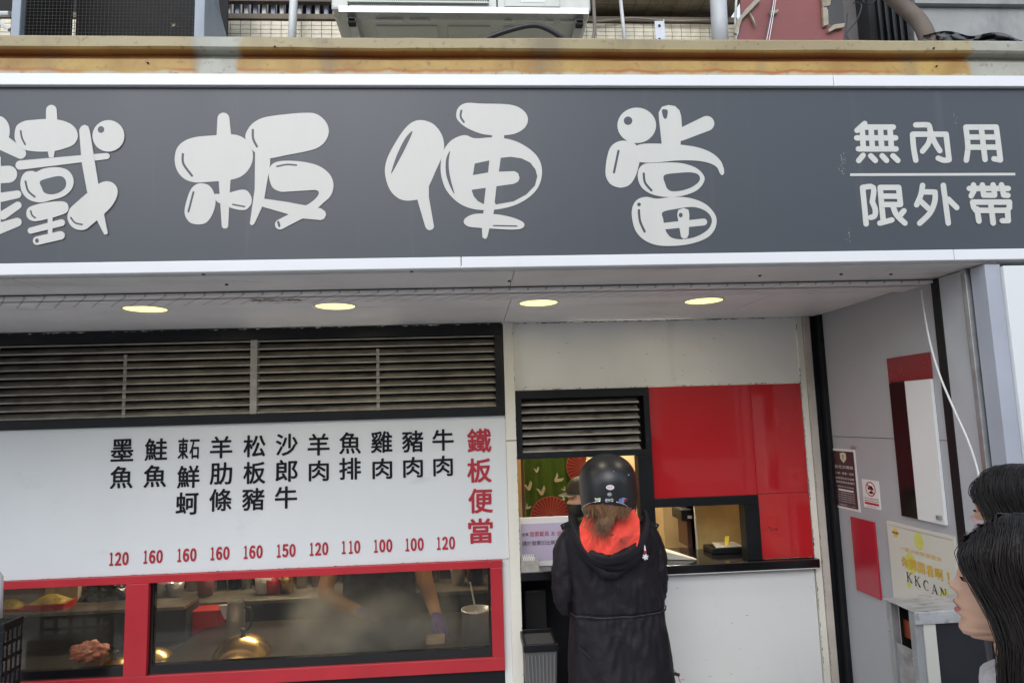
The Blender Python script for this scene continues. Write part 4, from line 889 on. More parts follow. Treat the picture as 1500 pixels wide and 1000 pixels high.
fan(807, 757, 29, 0, math.pi); fan(857, 683, 27, R_(80), R_(280))
def bird(px, py, s_, rot):
    pts = [(-1, .55), (-.35, .35), (-.1, -.1), (.1, .25), (.45, .95), (.6, .9), (.75, .4), (.55, -.1), (.3, -.6), (0, -.75), (-.3, -.5), (-.55, .0)]
    c = P(px, py, YC2 - .021); r = s_ * (YC2 + 3.6) / 975
    MB().poly([c + Vector(((a * math.cos(rot) - b * math.sin(rot)) * r, 0, (a * math.sin(rot) + b * math.cos(rot)) * r)) for a, b in pts]).build('bird_print', M_bird, inn)
bird(786, 688, 5, 0); bird(817, 701, 8, -1.0); bird(793, 719, 8, 0); bird(774, 712, 8, .1); bird(773, 742, 5, -.9); bird(826, 716, 4, .4); bird(825, 730, 4, .9)
tag(MB().box(P(756, 700, .7).x, P(763.5, 700, .7).x, .70, .74, .9, 1.75, bev=.002).build('wooden_post', mat('pale_pine', (.55, .40, .20), .6, var=.2)), 'pale pine post beside the green curtain', 'post')
tag(MB().box(P(763.6, 700, .7).x, P(768, 700, .7).x, .71, .74, .9, 1.75).build('maroon_post', M_wood), 'dark maroon strip between pine post and green curtain', 'post')
# notice
NT = thing('notice_stand', P(798, 820, .05), 'white framed notice about receipts standing on the order counter', 'notice')
Yn = .07; nx0, nx1, nz0, nz1 = P(762, 800, Yn).x, P(838, 800, Yn).x, P(790, 826, Yn).z, P(790, 757, Yn).z
MB().box(nx0, nx1, Yn, Yn + .01, zc + .001, nz1, bev=.002).build('frame', M_trim, NT)
MB().box(nx0 + .008, nx1 - .008, Yn - .002, Yn, nz0 + .02, P(790, 766, Yn).z).build('sheet', M_lilac, NT)
def ntext(t, px, py, w, h, m): 
    p = P(px, py, Yn - .004); put_text(MB(), t, p, U, V_, w, h, .006).build('text', m, NT)
sc0 = (Yn + 3.6) / 985
ntext('若需', 769.5, 782.5, 9 * sc0, 4.5 * sc0, M_ink); ntext('發票載具', 790, 781.5, 28 * sc0, 7 * sc0, M_redink); ntext('及', 810, 781, 5 * sc0, 5.5 * sc0, M_ink); ntext('統編', 823, 780.5, 13 * sc0, 7 * sc0, M_redink)
ntext('請於發票印出前告知', 796, 794.5, 60 * sc0, 6.5 * sc0, M_ink)
CL = thing('desk_calendar', P(770, 822, .0), 'dusty ring bound card stand on the order counter beside the pillar', 'card stand')
for i in (0, 1):
    a, b_ = P(762 + i, 821 - 0, -.0 - i * .02), P(787 + i * 2, 806 - i * 2, -.0 - i * .02)
    MB().hexa([(a.x, -.02 * i - .03, zc), (b_.x, -.02 * i - .03, zc), (b_.x, -.02 * i - .026, zc), (a.x, -.02 * i - .026, zc), (a.x, -.02 * i, zc + .075 - i * .01), (b_.x - .012, -.02 * i, zc + .075 - i * .01), (b_.x - .012, -.02 * i + .004, zc + .075 - i * .01), (a.x, -.02 * i + .004, zc + .075 - i * .01)]).build('card', mat('smudged_card', (.22, .21, .18), .4, var=.4, scale=40), CL)
    for k in range(7): MB().box(a.x + .012 + k * .009, a.x + .017 + k * .009, -.02 * i - .006, -.02 * i - .002, zc + .062 - i * .01, zc + .078 - i * .01).build('ring', M_trim, CL)
# stuff seen through the pickup window
MBX = thing('mirror_cabinet', P(1055, 800, .35), 'yellowish glass fronted cabinet inside the pickup window', 'cabinet')
cxa, cxb = P(1019, 780, .35).x, P(1092, 780, .35).x
MB().box(cxa, cxb + .1, .36, .6, zc, 1.4).build('carcass', mat('ochre_board', (.50, .36, .12), .6, var=.15), MBX)
MB().box(cxa + .006, cxb + .1, .345, .358, zc, 1.4).build('glass_front', mat('amber_glass', (.48, .34, .13), .15, var=.25, scale=6), MBX)
MB().box(cxa, cxa + .006, .34, .6, zc, 1.4).build('edge', M_board, MBX)
DV = thing('water_dispenser', P(1012, 790, .4), 'dark wood and black dispenser inside the pickup window', 'dispenser')
dx0, dx1 = P(1007, 780, .42).x, P(1018, 780, .42).x
MB().box(dx0, dx1 + .02, .42, .6, zc, P(1010, 762, .42).z).build('column', M_wood, DV); MB().box(dx0 - .035, dx1 + .02, .40, .6, P(1010, 762, .42).z + .001, P(1010, 745, .42).z, bev=.008).build('head', M_black, DV)
MB().box(dx0 + .0, dx1, .395, .41, P(1010, 758, .42).z, P(1010, 754, .42).z).build('lever', M_trim, DV)
WPL = thing('wall_pilaster', P(980, 780, .9), 'ochre pilaster on the room wall seen in the pickup window', 'pilaster')
MB().box(P(973, 780, 1.0).x, P(989, 780, 1.0).x, 1.0, 1.5, .1, 2.3, bev=.003).build('shaft', M_wallin, WPL)
TR = thing('black_tray', P(1065, 812, .2), 'flat black tray with loose slips inside the pickup window', 'tray')
ta = P(1040, 810, .22); MB().box(ta.x, ta.x + .20, .18, .33, zc + .001, zc + .03, bev=.004).build('tray', M_black, TR)
MB().slab([(ta.x + .02, .17, zc + .036), (ta.x + .18, .19, zc + .034), (ta.x + .17, .30, zc + .040), (ta.x + .04, .29, zc + .042)], Vector((0, 0, .003))).build('slip', M_board, TR)
MB().slab([(ta.x + .08, .2, zc + .04), (ta.x + .10, .2, zc + .04), (ta.x + .125, .24, zc + .085), (ta.x + .10, .24, zc + .085)], Vector((0, .003, 0))).build('slip', M_yellow, TR)
KN = thing('paper_stack', P(990, 812, .2), 'folded cream papers lying on the pickup counter', 'papers')
kp = P(975, 816, .12); MB().hexa([(kp.x - .03, .10, zc + .001), (kp.x + .14, .05, zc + .001), (kp.x + .16, .07, zc + .001), (kp.x - .02, .22, zc + .001), (kp.x - .03, .10, zc + .05), (kp.x + .13, .05, zc + .01), (kp.x + .14, .07, zc + .01), (kp.x - .02, .22, zc + .055)], bev=.002).build('wedge', M_board, KN)
MB().box(kp.x - .06, kp.x - .005, .12, .26, zc + .001, zc + .045, bev=.003).build('red_box', M_wood, KN)

# bin under the counter
BN = thing('waste_bin', P(789, 1000, -.12), 'dark grey ribbed waste bin under the order counter', 'bin')
bp0 = P(789, 932, -.14); bw = .078; zt = bp0.z
MB().hexa([(bp0.x - bw * .72, -.22, .10), (bp0.x + bw * .72, -.22, .10), (bp0.x + bw * .72, -.04, .10), (bp0.x - bw * .72, -.04, .10), (bp0.x - bw, -.25, zt - .02), (bp0.x + bw, -.25, zt - .02), (bp0.x + bw, -.01, zt - .02), (bp0.x - bw, -.01, zt - .02)], bev=.006).build('tub', mat('grey_plastic_bin', (.10, .10, .10), .5, var=.15), BN)
for i in range(8):
    t = (i + .5) / 8 * 2 - 1
    MB().hexa([(bp0.x + bw * .66 * t - .003, -.224, .12), (bp0.x + bw * .66 * t + .003, -.224, .12), (bp0.x + bw * .66 * t + .003, -.219, .12), (bp0.x + bw * .66 * t - .003, -.219, .12), (bp0.x + bw * .93 * t - .003, -.2535, zt - .05), (bp0.x + bw * .93 * t + .003, -.2535, zt - .05), (bp0.x + bw * .93 * t + .003, -.248, zt - .05), (bp0.x + bw * .93 * t - .003, -.248, zt - .05)]).build('rib', mat('grey_plastic_rib', (.15, .15, .15), .5), BN)
for a in ((-bw - .006, bw + .006, -.258, -.244), (-bw - .006, bw + .006, -.012, .002), (-bw - .006, -bw + .006, -.244, -.012), (bw - .006, bw + .006, -.244, -.012)):
    MB().box(bp0.x + a[0], bp0.x + a[1], a[2], a[3], zt - .035, zt, bev=.003).build('rim', M_black, BN)
CHR = thing('leaning_board', (.33, .2, .5), 'dull black board leaning under the order counter above the bin', 'board')
MB().box(P(768, 880, .18).x, P(800, 880, .18).x, .18, .2, .55, P(780, 864, .18).z, bev=.008).build('sheet', mat('dull_black_board', (.02, .02, .022), .4), CHR)

# ---------------------------------------------------------------- items on the side wall
def SW(px, py, k=1): p = PX(px, py, XW); return Vector((XW - .001 * k, p.y, p.z))
def rectX(y0, y1, z0, z1, k, tk=.0): x = XW - .001 * k; return [(x, y0, z0), (x, y1, z0), (x, y1, z1), (x, y0, z1)]
NB = thing('panel_relief', SW(1330, 620), 'red, black and white rectangular cladding panels on the grey side wall', 'panel')
a, b_, c_ = SW(1302, 525), SW(1363, 514), SW(1375, 758)
ym = SW(1329, 560).y; zr0 = SW(1329, 558).z; zb = (SW(1325, 755).z)
MB().box(XW - .012, XW - .001, b_.y, a.y, zr0, a.z, bev=.001).build('red_panel', mat('side_red_panel', (.20, .012, .018), .25, var=.1), NB)
MB().box(XW - .012, XW - .001, ym, a.y, zb, zr0 - .001, bev=.001).build('black_panel', M_blackg, NB)
MB().box(XW - .014, XW - .001, b_.y, ym - .001, zb, zr0 - .001, bev=.001).build('white_panel', M_white2, NB)
p = SW(1383, 757, 2); MB().box(XW - .03, XW - .014, p.y - .01, p.y + .01, p.z - .008, p.z + .008, bev=.002).build('catch', M_galv, NB)
p0, p1, p2 = SW(1248, 756), SW(1282, 760), SW(1292, 870)
tag(MB().box(XW - .010, XW - .001, (SW(1282, 760).y), p0.y, SW(1255, 862).z, p0.z, bev=.001).build('red_plate', mat('side_red_plate', (.36, .015, .03), .2, var=.05)), 'small glossy red plate on the grey side wall beside the yellow sign', 'panel')
Us, Vs = Vector((0, -1, 0)), Vector((0, 0, 1))
# poster
PS = thing('entry_poster', SW(1240, 700), 'dark maroon poster with a pale crest and white lines of text on the side wall', 'poster')
a, b_ = SW(1219, 656, 2), SW(1252, 651, 2); y0, y1_ = a.y, b_.y; z1 = a.z; z0 = SW(1225, 742).z
MB().box(XW - .0035, XW - .0005, y1_, y0, z0, z1).build('border', M_pale, PS)
MB().box(XW - .0045, XW - .003, y1_ + .012, y0 - .010, z0 + .012, z1 - .012).build('sheet', M_maroon, PS)
yc_ = (y0 + y1_) / 2; hh = z1 - z0; ww = y0 - y1_
def stext(t, fy, w, h, m=None, bold=.004, par=PS, k=6, yc=None):
    put_text(MB(), t, Vector((XW - .001 * k, yc if yc is not None else yc_, z1 - fy * hh)), Us, Vs, w, h, bold).build('text', m or M_pale, par)
MB().poly([Vector((XW - .0052, yc_ + q[0] * ww * .13, z1 - hh * .14 + q[1] * hh * .085)) for q in ((-1, .8), (0, 1), (1, .8), (1, -.3), (0, -1.1), (-1, -.3))]).build('crest', mat('crest_cream', (.60, .55, .36), .5), PS)
MB().poly([Vector((XW - .0056, yc_ + q[0] * ww * .05, z1 - hh * .13 + q[1] * hh * .04)) for q in ((-.5, -1), (0, -.2), (-.6, .2), (0, 1), (.6, .2), (.2, -.2), (.5, -1))]).build('crest_figure', M_maroon, PS)
stext('台北文理高', .30, ww * .78, hh * .055); stext('公益・慈善・互助', .405, ww * .78, hh * .035)
stext('台灣消防安全協會', .49, ww * .80, hh * .035); stext('急救訓練合格場所', .555, ww * .80, hh * .035)
stext('保護您的生命與財產', .63, ww * .7, hh * .022)
MB().box(XW - .0060, XW - .0050, yc_ - ww * .32, yc_ + ww * .32, z1 - hh * .70, z1 - hh * .672).build('text_band', M_pale, PS)
for i in range(5): stext('凡進入本場所者請遵守規定並配合檢查', .73 + i * .036, ww * .72, hh * .018)
stext('中華民國一一二年', .93, ww * .7, hh * .022)
MB().box(XW - .006, XW - .001, y1_ - .012, y1_ + .03, z1 + .002, z1 + .018).build('tape', M_galv, PS)
# no parking sticker
SK = thing('no_parking_sticker', SW(1277, 720), 'small white sticker with a red no parking ring on the side wall', 'sticker')
a = SW(1263, 701, 2); b_ = SW(1287, 701); y0, y1_ = a.y, b_.y; z1 = a.z; z0 = SW(1268, 742).z; hh = z1 - z0; ww = y0 - y1_; yc_ = (y0 + y1_) / 2
MB().box(XW - .003, XW - .0005, y1_, y0, z0, z1).build('sheet', M_pale, SK)
ring = MB(); n = 28; cz = z1 - hh * .32; ry, rz = ww * .30, hh * .26
for i in range(n):
    A = [2 * math.pi * (i + k) / n for k in (0, 1)]
    ring.poly([(XW - .0036, yc_ + math.cos(A[0]) * ry, cz + math.sin(A[0]) * rz), (XW - .0036, yc_ + math.cos(A[1]) * ry, cz + math.sin(A[1]) * rz), (XW - .0036, yc_ + math.cos(A[1]) * ry * .85, cz + math.sin(A[1]) * rz * .85), (XW - .0036, yc_ + math.cos(A[0]) * ry * .85, cz + math.sin(A[0]) * rz * .85)])
ring.poly([(XW - .0038, yc_ + ry * .75, cz + rz * .6), (XW - .0038, yc_ + ry * .6, cz + rz * .75), (XW - .0038, yc_ - ry * .75, cz - rz * .6), (XW - .0038, yc_ - ry * .6, cz - rz * .75)])
ring.build('prohibition_ring', M_redink, SK)
MB().poly([(XW - .0034, yc_ + q[0] * ry, cz + q[1] * rz) for q in ((.55, -.1), (.55, .2), (.3, .25), (.2, .45), (-.3, .45), (-.45, .2), (-.6, .1), (-.6, -.1))]).build('car_symbol', M_ink, SK)
MB().poly([(XW - .0034, yc_ + q[0] * ry, cz + q[1] * rz) for q in ((.4, -.5), (.2, -.3), (-.2, -.3), (-.45, -.5), (-.2, -.62), (.2, -.62))]).build('scooter_symbol', M_ink, SK)
stext('店門口請勿停車', .66, ww * .85, hh * .06, M_redink, .004, SK, 4); stext('違者拖吊請勿停車', .745, ww * .85, hh * .045, M_ink, .004, SK, 4)
MB().box(XW - .0038, XW - .0028, yc_ - ww * .42, yc_ + ww * .42, z1 - hh * .88, z1 - hh * .80).build('red_band', M_redink, SK); stext('NO PARKING', .94, ww * .6, hh * .035, M_redink, .004, SK, 4)
# KKCAN sign
KS = thing('yellow_text_sign', SW(1350, 820), 'cream sign with yellow brush characters, lime circles and black capitals', 'sign')
a = SW(1302, 762, 2); b_ = SW(1400, 774); y0, y1_ = a.y, b_.y; z1 = SW(1302, 762).z; z0 = SW(1311, 874).z; hh = z1 - z0; ww = y0 - y1_; yc_ = (y0 + y1_) / 2
MB().box(XW - .012, XW - .001, y1_, y0, z0 - .02, z1, bev=.001).build('board', M_board, KS)
for a4 in ((y1_ + .012, y0 - .012, z1 - .017, z1 - .015), (y1_ + .012, y0 - .012, z0 - .0, z0 + .002)): MB().box(XW - .0128, XW - .0118, *a4).build('border_line', M_galv, KS)
def kp_(fx, fy, k=13): return Vector((XW - .001 * k, y0 - ww * fx, z1 - hh * fy))
for fx, fy, r in ((.50, .16, .030), (.34, .47, .036), (.28, .75, .013), (.80, .76, .030)):
    c = kp_(fx, fy, 12.5); MB().poly([c + Vector((0, math.cos(t * math.pi / 14) * r, math.sin(t * math.pi / 14) * r * 1.25)) for t in range(28)]).build('lime_circle', M_lime, KS)
M_yk = mat('yellow_ink', (.68, .42, .03), .5)
def kt(t, fx, fy, w, h, m, b=.01, rot=0):
    V2 = Vs; U2 = Us
    put_text(MB(), t, kp_(fx, fy, 13.2), U2, V2, w * ww, h * hh, b).build('text', m, KS)
kt('一直以來就是要來', .50, .31, .62, .055, M_yk, .004)
for i, ch in enumerate('你開開看啊！'): kt(ch, .25 + i * .125, .475 + i * .005, .105 if ch != '！' else .03, .135, M_yk, .012)
def serif(ch, fx, fy, w, h):
    c = kp_(fx, fy, 13.6); b = MB(); W2, H2 = w * ww / 2, h * hh / 2
    def ln(x0, y0_, x1, y1__, t):
        d = Vector((0, -(x1 - x0) * W2, (y1__ - y0_) * H2)); nrm = Vector((0, d.z, -d.y)).normalized() * t
        A = c + Vector((0, -x0 * W2, y0_ * H2)); Bq = c + Vector((0, -x1 * W2, y1__ * H2)); b.k = getattr(b, 'k', 0) + 1; o_ = Vector((-.0001 * b.k, 0, 0))
        b.poly([A + nrm + o_, A - nrm + o_, Bq - nrm + o_, Bq + nrm + o_])
    T, t = .0028, .0012
    if ch == 'K':
        ln(-.6, -1, -.6, 1, T); ln(-.5, -.1, .7, 1, t); ln(-.2, .15, .8, -1, T); ln(-.95, 1, -.25, 1, t); ln(-.95, -1, -.25, -1, t); ln(.4, 1, 1, 1, t); ln(.4, -1, 1.1, -1, t)
    elif ch == 'A': ln(-.75, -1, 0, 1, t); ln(0, 1, .75, -1, T); ln(-.45, -.3, .5, -.3, t); ln(-1.05, -1, -.45, -1, t); ln(.4, -1, 1.1, -1, t)
    elif ch == 'N': ln(-.7, -1, -.7, 1, t); ln(-.7, 1, .7, -1, T); ln(.7, -1, .7, 1, t); ln(-1.05, 1, -.5, 1, t); ln(.4, 1, 1, 1, t); ln(-1, -1, -.4, -1, t)
    elif ch == 'C':
        pr = None
        for i in range(15):
            a_ = R_(50 + i * 260 / 14); q = (math.cos(a_) * .95, math.sin(a_)); 
            if pr: ln(*pr, *q, t + (T - t) * max(0, -math.cos(a_)))
            pr = q
        ln(.62, .45, .62, 1.0, t)
    b.build('capital', M_ink, KS)
for i, ch in enumerate('KKCAN'): serif(ch, .30 + i * .122 + (.014 if ch == 'C' else 0), .655 + i * .012, .085, .115)
c = kp_(.14, .13, 12.6); MB().poly([c + Vector((0, math.cos(t * math.pi / 10) * (.02 if t % 2 else .013), math.sin(t * math.pi / 10) * (.024 if t % 2 else .016))) for t in range(20)]).build('sun_emblem', M_yk, KS)
kt('KKCAN', .14, .13, .10, .025, mat('brown_ink', (.2, .1, .02), .5), .01)
# hanging white cable
tag(MB().tube(catmull([PX(1350, 424, XW - .04), PX(1353, 450, XW - .04), PX(1362, 500, XW - .05), PX(1376, 548, XW - .05), PX(1397, 598, XW - .06), PX(1418, 645, XW - .06), PX(1433, 692, XW - .05), PX(1440, 740, XW - .05)], 6, False), .004, 8).build('hanging_cable', M_pipe2, smooth=True), 'thin white cable hanging down across the black strip of the side wall', 'cable')

# ---------------------------------------------------------------- battered metal cabinet at the right
CB = thing('metal_cabinet', (1.7, -1.08, 0), 'battered white topped metal cabinet with a black front below the yellow sign', 'cabinet')
c0, c1, d0, d1_ = 1.578, 2.02, -1.165, -1.0
c1 = XW - .02
zct = 1.0
M_al = mat('scuffed_aluminium', (.36, .36, .36), .4, metal=.35, var=.2, scale=8, dirt=((.12, .11, .1), .5, 10, (1, 1, .4), .58))
M_top = mat('battered_white_top', (.50, .50, .49), .3, metal=.3, var=.25, scale=9, bump=.5, bscale=22, dirt=((.07, .06, .055), .85, 16, (1, 3, 1), .52))
def topf(u, v):
    return Vector((c0 - .01 + u * (c1 - c0 + .01), d0 - .012 + v * (d1_ - d0 + .02), zct + .002 * noise.noise(Vector((u * 4, v * 3, 0))) + .006 * math.exp(-((u - .55) / .15) ** 2) * v))
MB().grid(topf, 40, 12).build('top', M_top, CB, smooth=True)
MB().box(c0 - .004, c1, d0 - .014, d0 - .006, zct - .045, zct - .001, bev=.002).build('top_lip', M_top, CB)
MB().box(c0, c0 + .03, d0, d0 + .03, .1, zct - .004, bev=.002).build('post', M_al, CB); MB().box(c0, c0 + .03, d1_ - .03, d1_, .1, zct - .004, bev=.002).build('post', M_al, CB)
MB().box(c0 + .0302, c0 + .075, d0 - .006, d0 + .01, .1, zct - .046, bev=.002).build('front_frame', M_board, CB)
MB().box(c0 + .0755, c1, d0, d0 + .008, .1, zct - .046).build('front_panel', mat('scuffed_black_panel', (.016, .017, .02), .3, var=.3, dirt=((.12, .12, .13), .6, 16, (1, 1, 1), .66)), CB)
MB().box(c0 + .012, c0 + .014, d0 + .03, d1_ - .03, .1, zct - .15).build('side_board', mat('flaking_board', (.30, .29, .28), .9, var=.35, scale=14, bump=.5, bscale=40, dirt=((.12, .1, .09), .7, 9, (1, 1, 1), .52)), CB)
MB().box(c0 + .06, c1 - .01, d0 + .012, d1_ - .005, zct - .14, zct - .075).build('inner_duct', mat('orange_brown_inside', (.30, .06, .02), .5, var=.4), CB)
MB().box(c0 + .05, c1, d1_ - .004, d1_, .1, zct - .01).build('back_panel', M_dark, CB)
for y, z in ((d0 + .015, zct - .17), (d1_ - .015, zct - .115)): MB().lathe([(0, 0), (.005, .001), (.006, .004)], (c0 - .003, y, z), 8).build('rivet', M_chrome, CB)

# ---------------------------------------------------------------- crate at the lower left, grey can above
CR = thing('plastic_crate', P(5, 1000, -.35), 'black slatted plastic crate at the lower left edge', 'crate')
cx_, Yc = P(7, 915, -.45).x, -.45; ztc = P(15, 912, -.45).z
for j in range(7): MB().box(cx_ - .4, cx_, Yc - .004, Yc + .004, ztc - .035 - j * .062, ztc - .018 - j * .062 + (.018 if j == 0 else 0), bev=.002).build('slat', M_black, CR)
for i in range(6): MB().box(cx_ - .02 - i * .076, cx_ - .0 - i * .076, Yc - .002, Yc + .006, .1, ztc - .036, bev=.002).build('upright', M_black, CR)
for j in range(7): MB().box(cx_ - .003, cx_ + .003, Yc + .008, Yc + .12, ztc - .035 - j * .062, ztc - .018 - j * .062 + (.018 if j == 0 else 0), bev=.001).build('slat', M_black, CR)
for i in range(4): MB().box(cx_ - .002, cx_ + .002, Yc + .02 + i * .03, Yc + .028 + i * .03, .1, ztc - .036).build('upright', M_black, CR)
MB().box(cx_ - .4, cx_ - .01, Yc + .01, Yc + .11, .1, ztc - .3).build('contents', M_dark, CR)
o = tag(MB().tube([P(-4, 838, -.4), P(-2, 845, -.4), P(-3, 905, -.4)], [.012, .018, .018], 12).build('grey_bottle', M_pipe, smooth=True), 'grey bottle edge standing on the crate at the far left', 'bottle')

# ================================================================= people
def skin_fig(name, joints, edges, m, parent, sub=2, root=0):
    me = bpy.data.meshes.new(name); bm = bmesh.new(); sl = bm.verts.layers.skin.verify(); vs_ = []
    base = Vector(parent['_w'])
    for i, (p, r) in enumerate(joints):
        v = bm.verts.new(Vector(p) - base); v[sl].radius = r if isinstance(r, tuple) else (r, r); vs_.append(v)
        if i == root: v[sl].use_root = True
    for a, b in edges: bm.edges.new((vs_[a], vs_[b]))
    bm.to_mesh(me); bm.free(); o = bpy.data.objects.new(name, me); col.objects.link(o)
    sk = o.modifiers.new('s', 'SKIN'); sk.use_smooth_shade = True
    sb_ = o.modifiers.new('d', 'SUBSURF'); sb_.levels = sub; sb_.render_levels = sub
    dg = bpy.context.evaluated_depsgraph_get(); dg.update(); m2 = bpy.data.meshes.new_from_object(o.evaluated_get(dg))
    o.modifiers.clear(); o.data = m2; m2.materials.clear(); m2.materials.append(m)
    for p in m2.polygons: p.use_smooth = True
    o.parent = parent; o['_w'] = base[:]; return o

# ---- head with a face, local axes: F forward, S to the side, Z up, chin at z = 0, crown at .225
PROF = [(-.02, .040), (.0, .082), (.008, .092), (.018, .0965), (.028, .0975), (.037, .0975), (.045, .100), (.053, .101), (.062, .102), (.075, .102), (.088, .0985), (.105, .0965), (.118, .099), (.135, .1025), (.155, .099), (.18, .086), (.20, .066), (.216, .038), (.225, .0)]
def interp(tab, z):
    if z <= tab[0][0]: return tab[0][1]
    for (a, b), (c, d) in zip(tab, tab[1:]):
        if z <= c: t = (z - a) / (c - a); t = t * t * (3 - 2 * t); return b + (d - b) * t
    return tab[-1][1]
BACK = [(-.02, .02), (.0, .03), (.04, .055), (.08, .085), (.12, .10), (.16, .098), (.19, .080), (.21, .05), (.225, .0)]
WID = [(-.02, .028), (.0, .034), (.015, .045), (.04, .056), (.07, .064), (.11, .071), (.15, .075), (.18, .066), (.20, .050), (.216, .028), (.225, .0)]
def gau(x, s_): return math.exp(-(x / s_) ** 2)
def face_pt(th, z):
    c, s_ = math.cos(th), math.sin(th)
    f = interp(PROF, z) if c > 0 else interp(BACK, z); w = interp(WID, z)
    e = 2.3; k = 1 / ((abs(c) ** e + abs(s_) ** e) ** (1 / e))
    Fp, S = c * k * f, s_ * k * w
    if c > 0:
        nose = .0195 * max(0, min(1, (.124 - z) / .036)) ** 1.15 if z > .088 else .0195 * gau(z - .088, .0090)
        Fp += nose * gau(S, .0085 + .006 * gau(z - .082, .012)) + .004 * gau(z - .120, .016) * gau(S, .007)
        Fp += .0065 * gau(z - .0620, .0065) * gau(S, .017) + .0062 * gau(z - .0455, .0060) * gau(S, .015) + .002 * gau(z - .054, .014) * gau(S, .024)
        Fp -= .0035 * gau(z - .0535, .0020) * gau(S, .02)
        Fp -= .007 * gau(abs(S) - .033, .014) * gau(z - .108, .011)
        Fp += .005 * gau(abs(S) - .033, .010) * gau(z - .108, .007)
        Fp += .004 * gau(abs(S) - .030, .020) * gau(z - .130, .007)
        Fp += .004 * gau(S, .016) * gau(z - .018, .012) - .002 * gau(z - .034, .006) * gau(S, .02)
    return Fp, S
def face_z(Fp, z):
    k = max(0, min(1, (.095 - Fp) / .10)); return z + .046 * k * max(0, min(1, (.075 - z) / .075))
def make_person(label, chin, face_ang, skin_m, hair_m, tilt=0.0, top_m=None, cat='person', sc_=1.0):
    """chin: world point of the chin base below the head axis; face_ang: direction the face looks (radians from +X)."""
    G = Vector((chin.x, chin.y, .1)); R = thing('person', G, label, cat)
    Fv = Vector((math.cos(face_ang), math.sin(face_ang), 0)); Sv = Vector((-Fv.y, Fv.x, 0))
    Rt = Matrix.Rotation(tilt, 3, Sv)
    def W_(F, S, Z): return chin + Rt @ (Fv * F + Sv * S + Vector((0, 0, 1)) * Z) * sc_
    return R, W_, Fv, Sv
def build_head(R, W_, skin_m, nu=128, nv=110):
    b = MB()
    b.grid(lambda u, v: W_(*((lambda q: (q[0], q[1], face_z(q[0], -.02 + v * .2445)))(face_pt(2 * math.pi * u, -.02 + v * .2445)))), nu, nv, True)
    for v in b.bm.verts: pass
    return b
def torso_legs(R, W_, chin, Fv, Sv, skin_m, top_m, sc=1.0, fwd_=.0):
    h = chin.z - .1; sh = chin.z - .085; hip = .1 + h * .62; kn = .1 + h * .33
    def w(F, S, Z): return Vector((chin.x, chin.y, 0)) + Fv * (F - .015 + fwd_) + Sv * S + Vector((0, 0, Z))
    # body: neck, arms with hands, legs
    J = [(w(0, 0, hip), (.13, .10)), (w(0, 0, hip + .22), (.11, .085)), (w(-.01, 0, sh - .06), (.12, .09)), (w(-.02, 0, sh + .02), (.048, .048)), (w(-.005, 0, chin.z + .04), (.048, .048))]
    E_ = [(0, 1), (1, 2), (2, 3), (3, 4)]
    for s_ in (-1, 1):
        n = len(J); J += [(w(-.02, s_ * .15, sh - .04), .052), (w(-.02, s_ * .20, sh - .30), .04), (w(.08, s_ * .20, sh - .52), .028), (w(.12, s_ * .19, sh - .60), (.032, .018))]
        E_ += [(2, n), (n, n + 1), (n + 1, n + 2), (n + 2, n + 3)]
        for f_ in range(4):
            k = len(J); J += [(w(.13 + .004 * f_, s_ * (.17 + .014 * f_), sh - .64), .010), (w(.145, s_ * (.168 + .014 * f_), sh - .68 + (.008 if f_ in (0, 3) else 0)), .008)]; E_ += [(n + 3, k), (k, k + 1)]
        k = len(J); J += [(w(.15, s_ * .165, sh - .60), .011), (w(.17, s_ * .155, sh - .63), .009)]; E_ += [(n + 3, k), (k, k + 1)]
        n = len(J); J += [(w(0, s_ * .085, hip - .08), .085), (w(.01, s_ * .09, kn), .058), (w(-.01, s_ * .09, .17), .038), (w(.08, s_ * .10, .13), (.035, .025))]; E_ += [(0, n), (n, n + 1), (n + 1, n + 2), (n + 2, n + 3)]
    skin_fig('body', J, E_, skin_m, R, 1)
    T = [(w(0, 0, hip - .02), (.16, .125)), (w(0, 0, hip + .22), (.135, .105)), (w(-.012, 0, sh - .08), (.15, .11)), (w(-.02, 0, sh + .005), (.092, .085)), (w(-.008, 0, sh + .060), (.074, .074))]; E2 = [(0, 1), (1, 2), (2, 3), (3, 4)]
    for s_ in (-1, 1):
        n = len(T); T += [(w(-.02, s_ * .155, sh - .045), .066), (w(-.02, s_ * .205, sh - .30), .055), (w(.07, s_ * .203, sh - .50), .042)]; E2 += [(2, n), (n, n + 1), (n + 1, n + 2)]
    skin_fig('sweater', T, E2, top_m, R, 2)
    L_ = [(w(0, 0, hip), (.15, .12))]; E3 = []
    for s_ in (-1, 1):
        n = len(L_); L_ += [(w(0, s_ * .09, hip - .10), .10), (w(.01, s_ * .095, kn), .072), (w(-.01, s_ * .095, .19), .062)]; E3 += [(0, n), (n, n + 1), (n + 1, n + 2)]
    skin_fig('trousers', L_, E3, M_denim, R, 2)
    for s_ in (-1, 1):
        c = w(.04, s_ * .10, .135); b = blob('shoe', c, (.05, .05, .04), M_shoe, None, amp=.02)
        b.data.transform(Matrix.Translation(c)) if False else None
        me = b.data
        for v in me.vertices:
            d = v.co - c; v.co = c + Fv * d.dot(Fv) * 2.4 + Sv * d.dot(Sv) + Vector((0, 0, max(d.z, -.034)))
        me.transform(Matrix.Translation(-Vector(R['_w']))); b.parent = R
def ribbon_hair(R, name, m, strands, r=.0009):
    b = MB()
    for s_ in strands:
        k = len(s_); b.tube(s_, [r * (1 - .75 * (i / (k - 1)) ** 3) for i in range(k)], 3, cap=False)
    o = b.build(name, m, R, smooth=True); return o

TOPZ = [(-.17, .13), (-.12, .19), (-.06, .228), (0, .237), (.04, .231), (.07, .206), (.09, .182), (.105, .160), (.12, .155)]
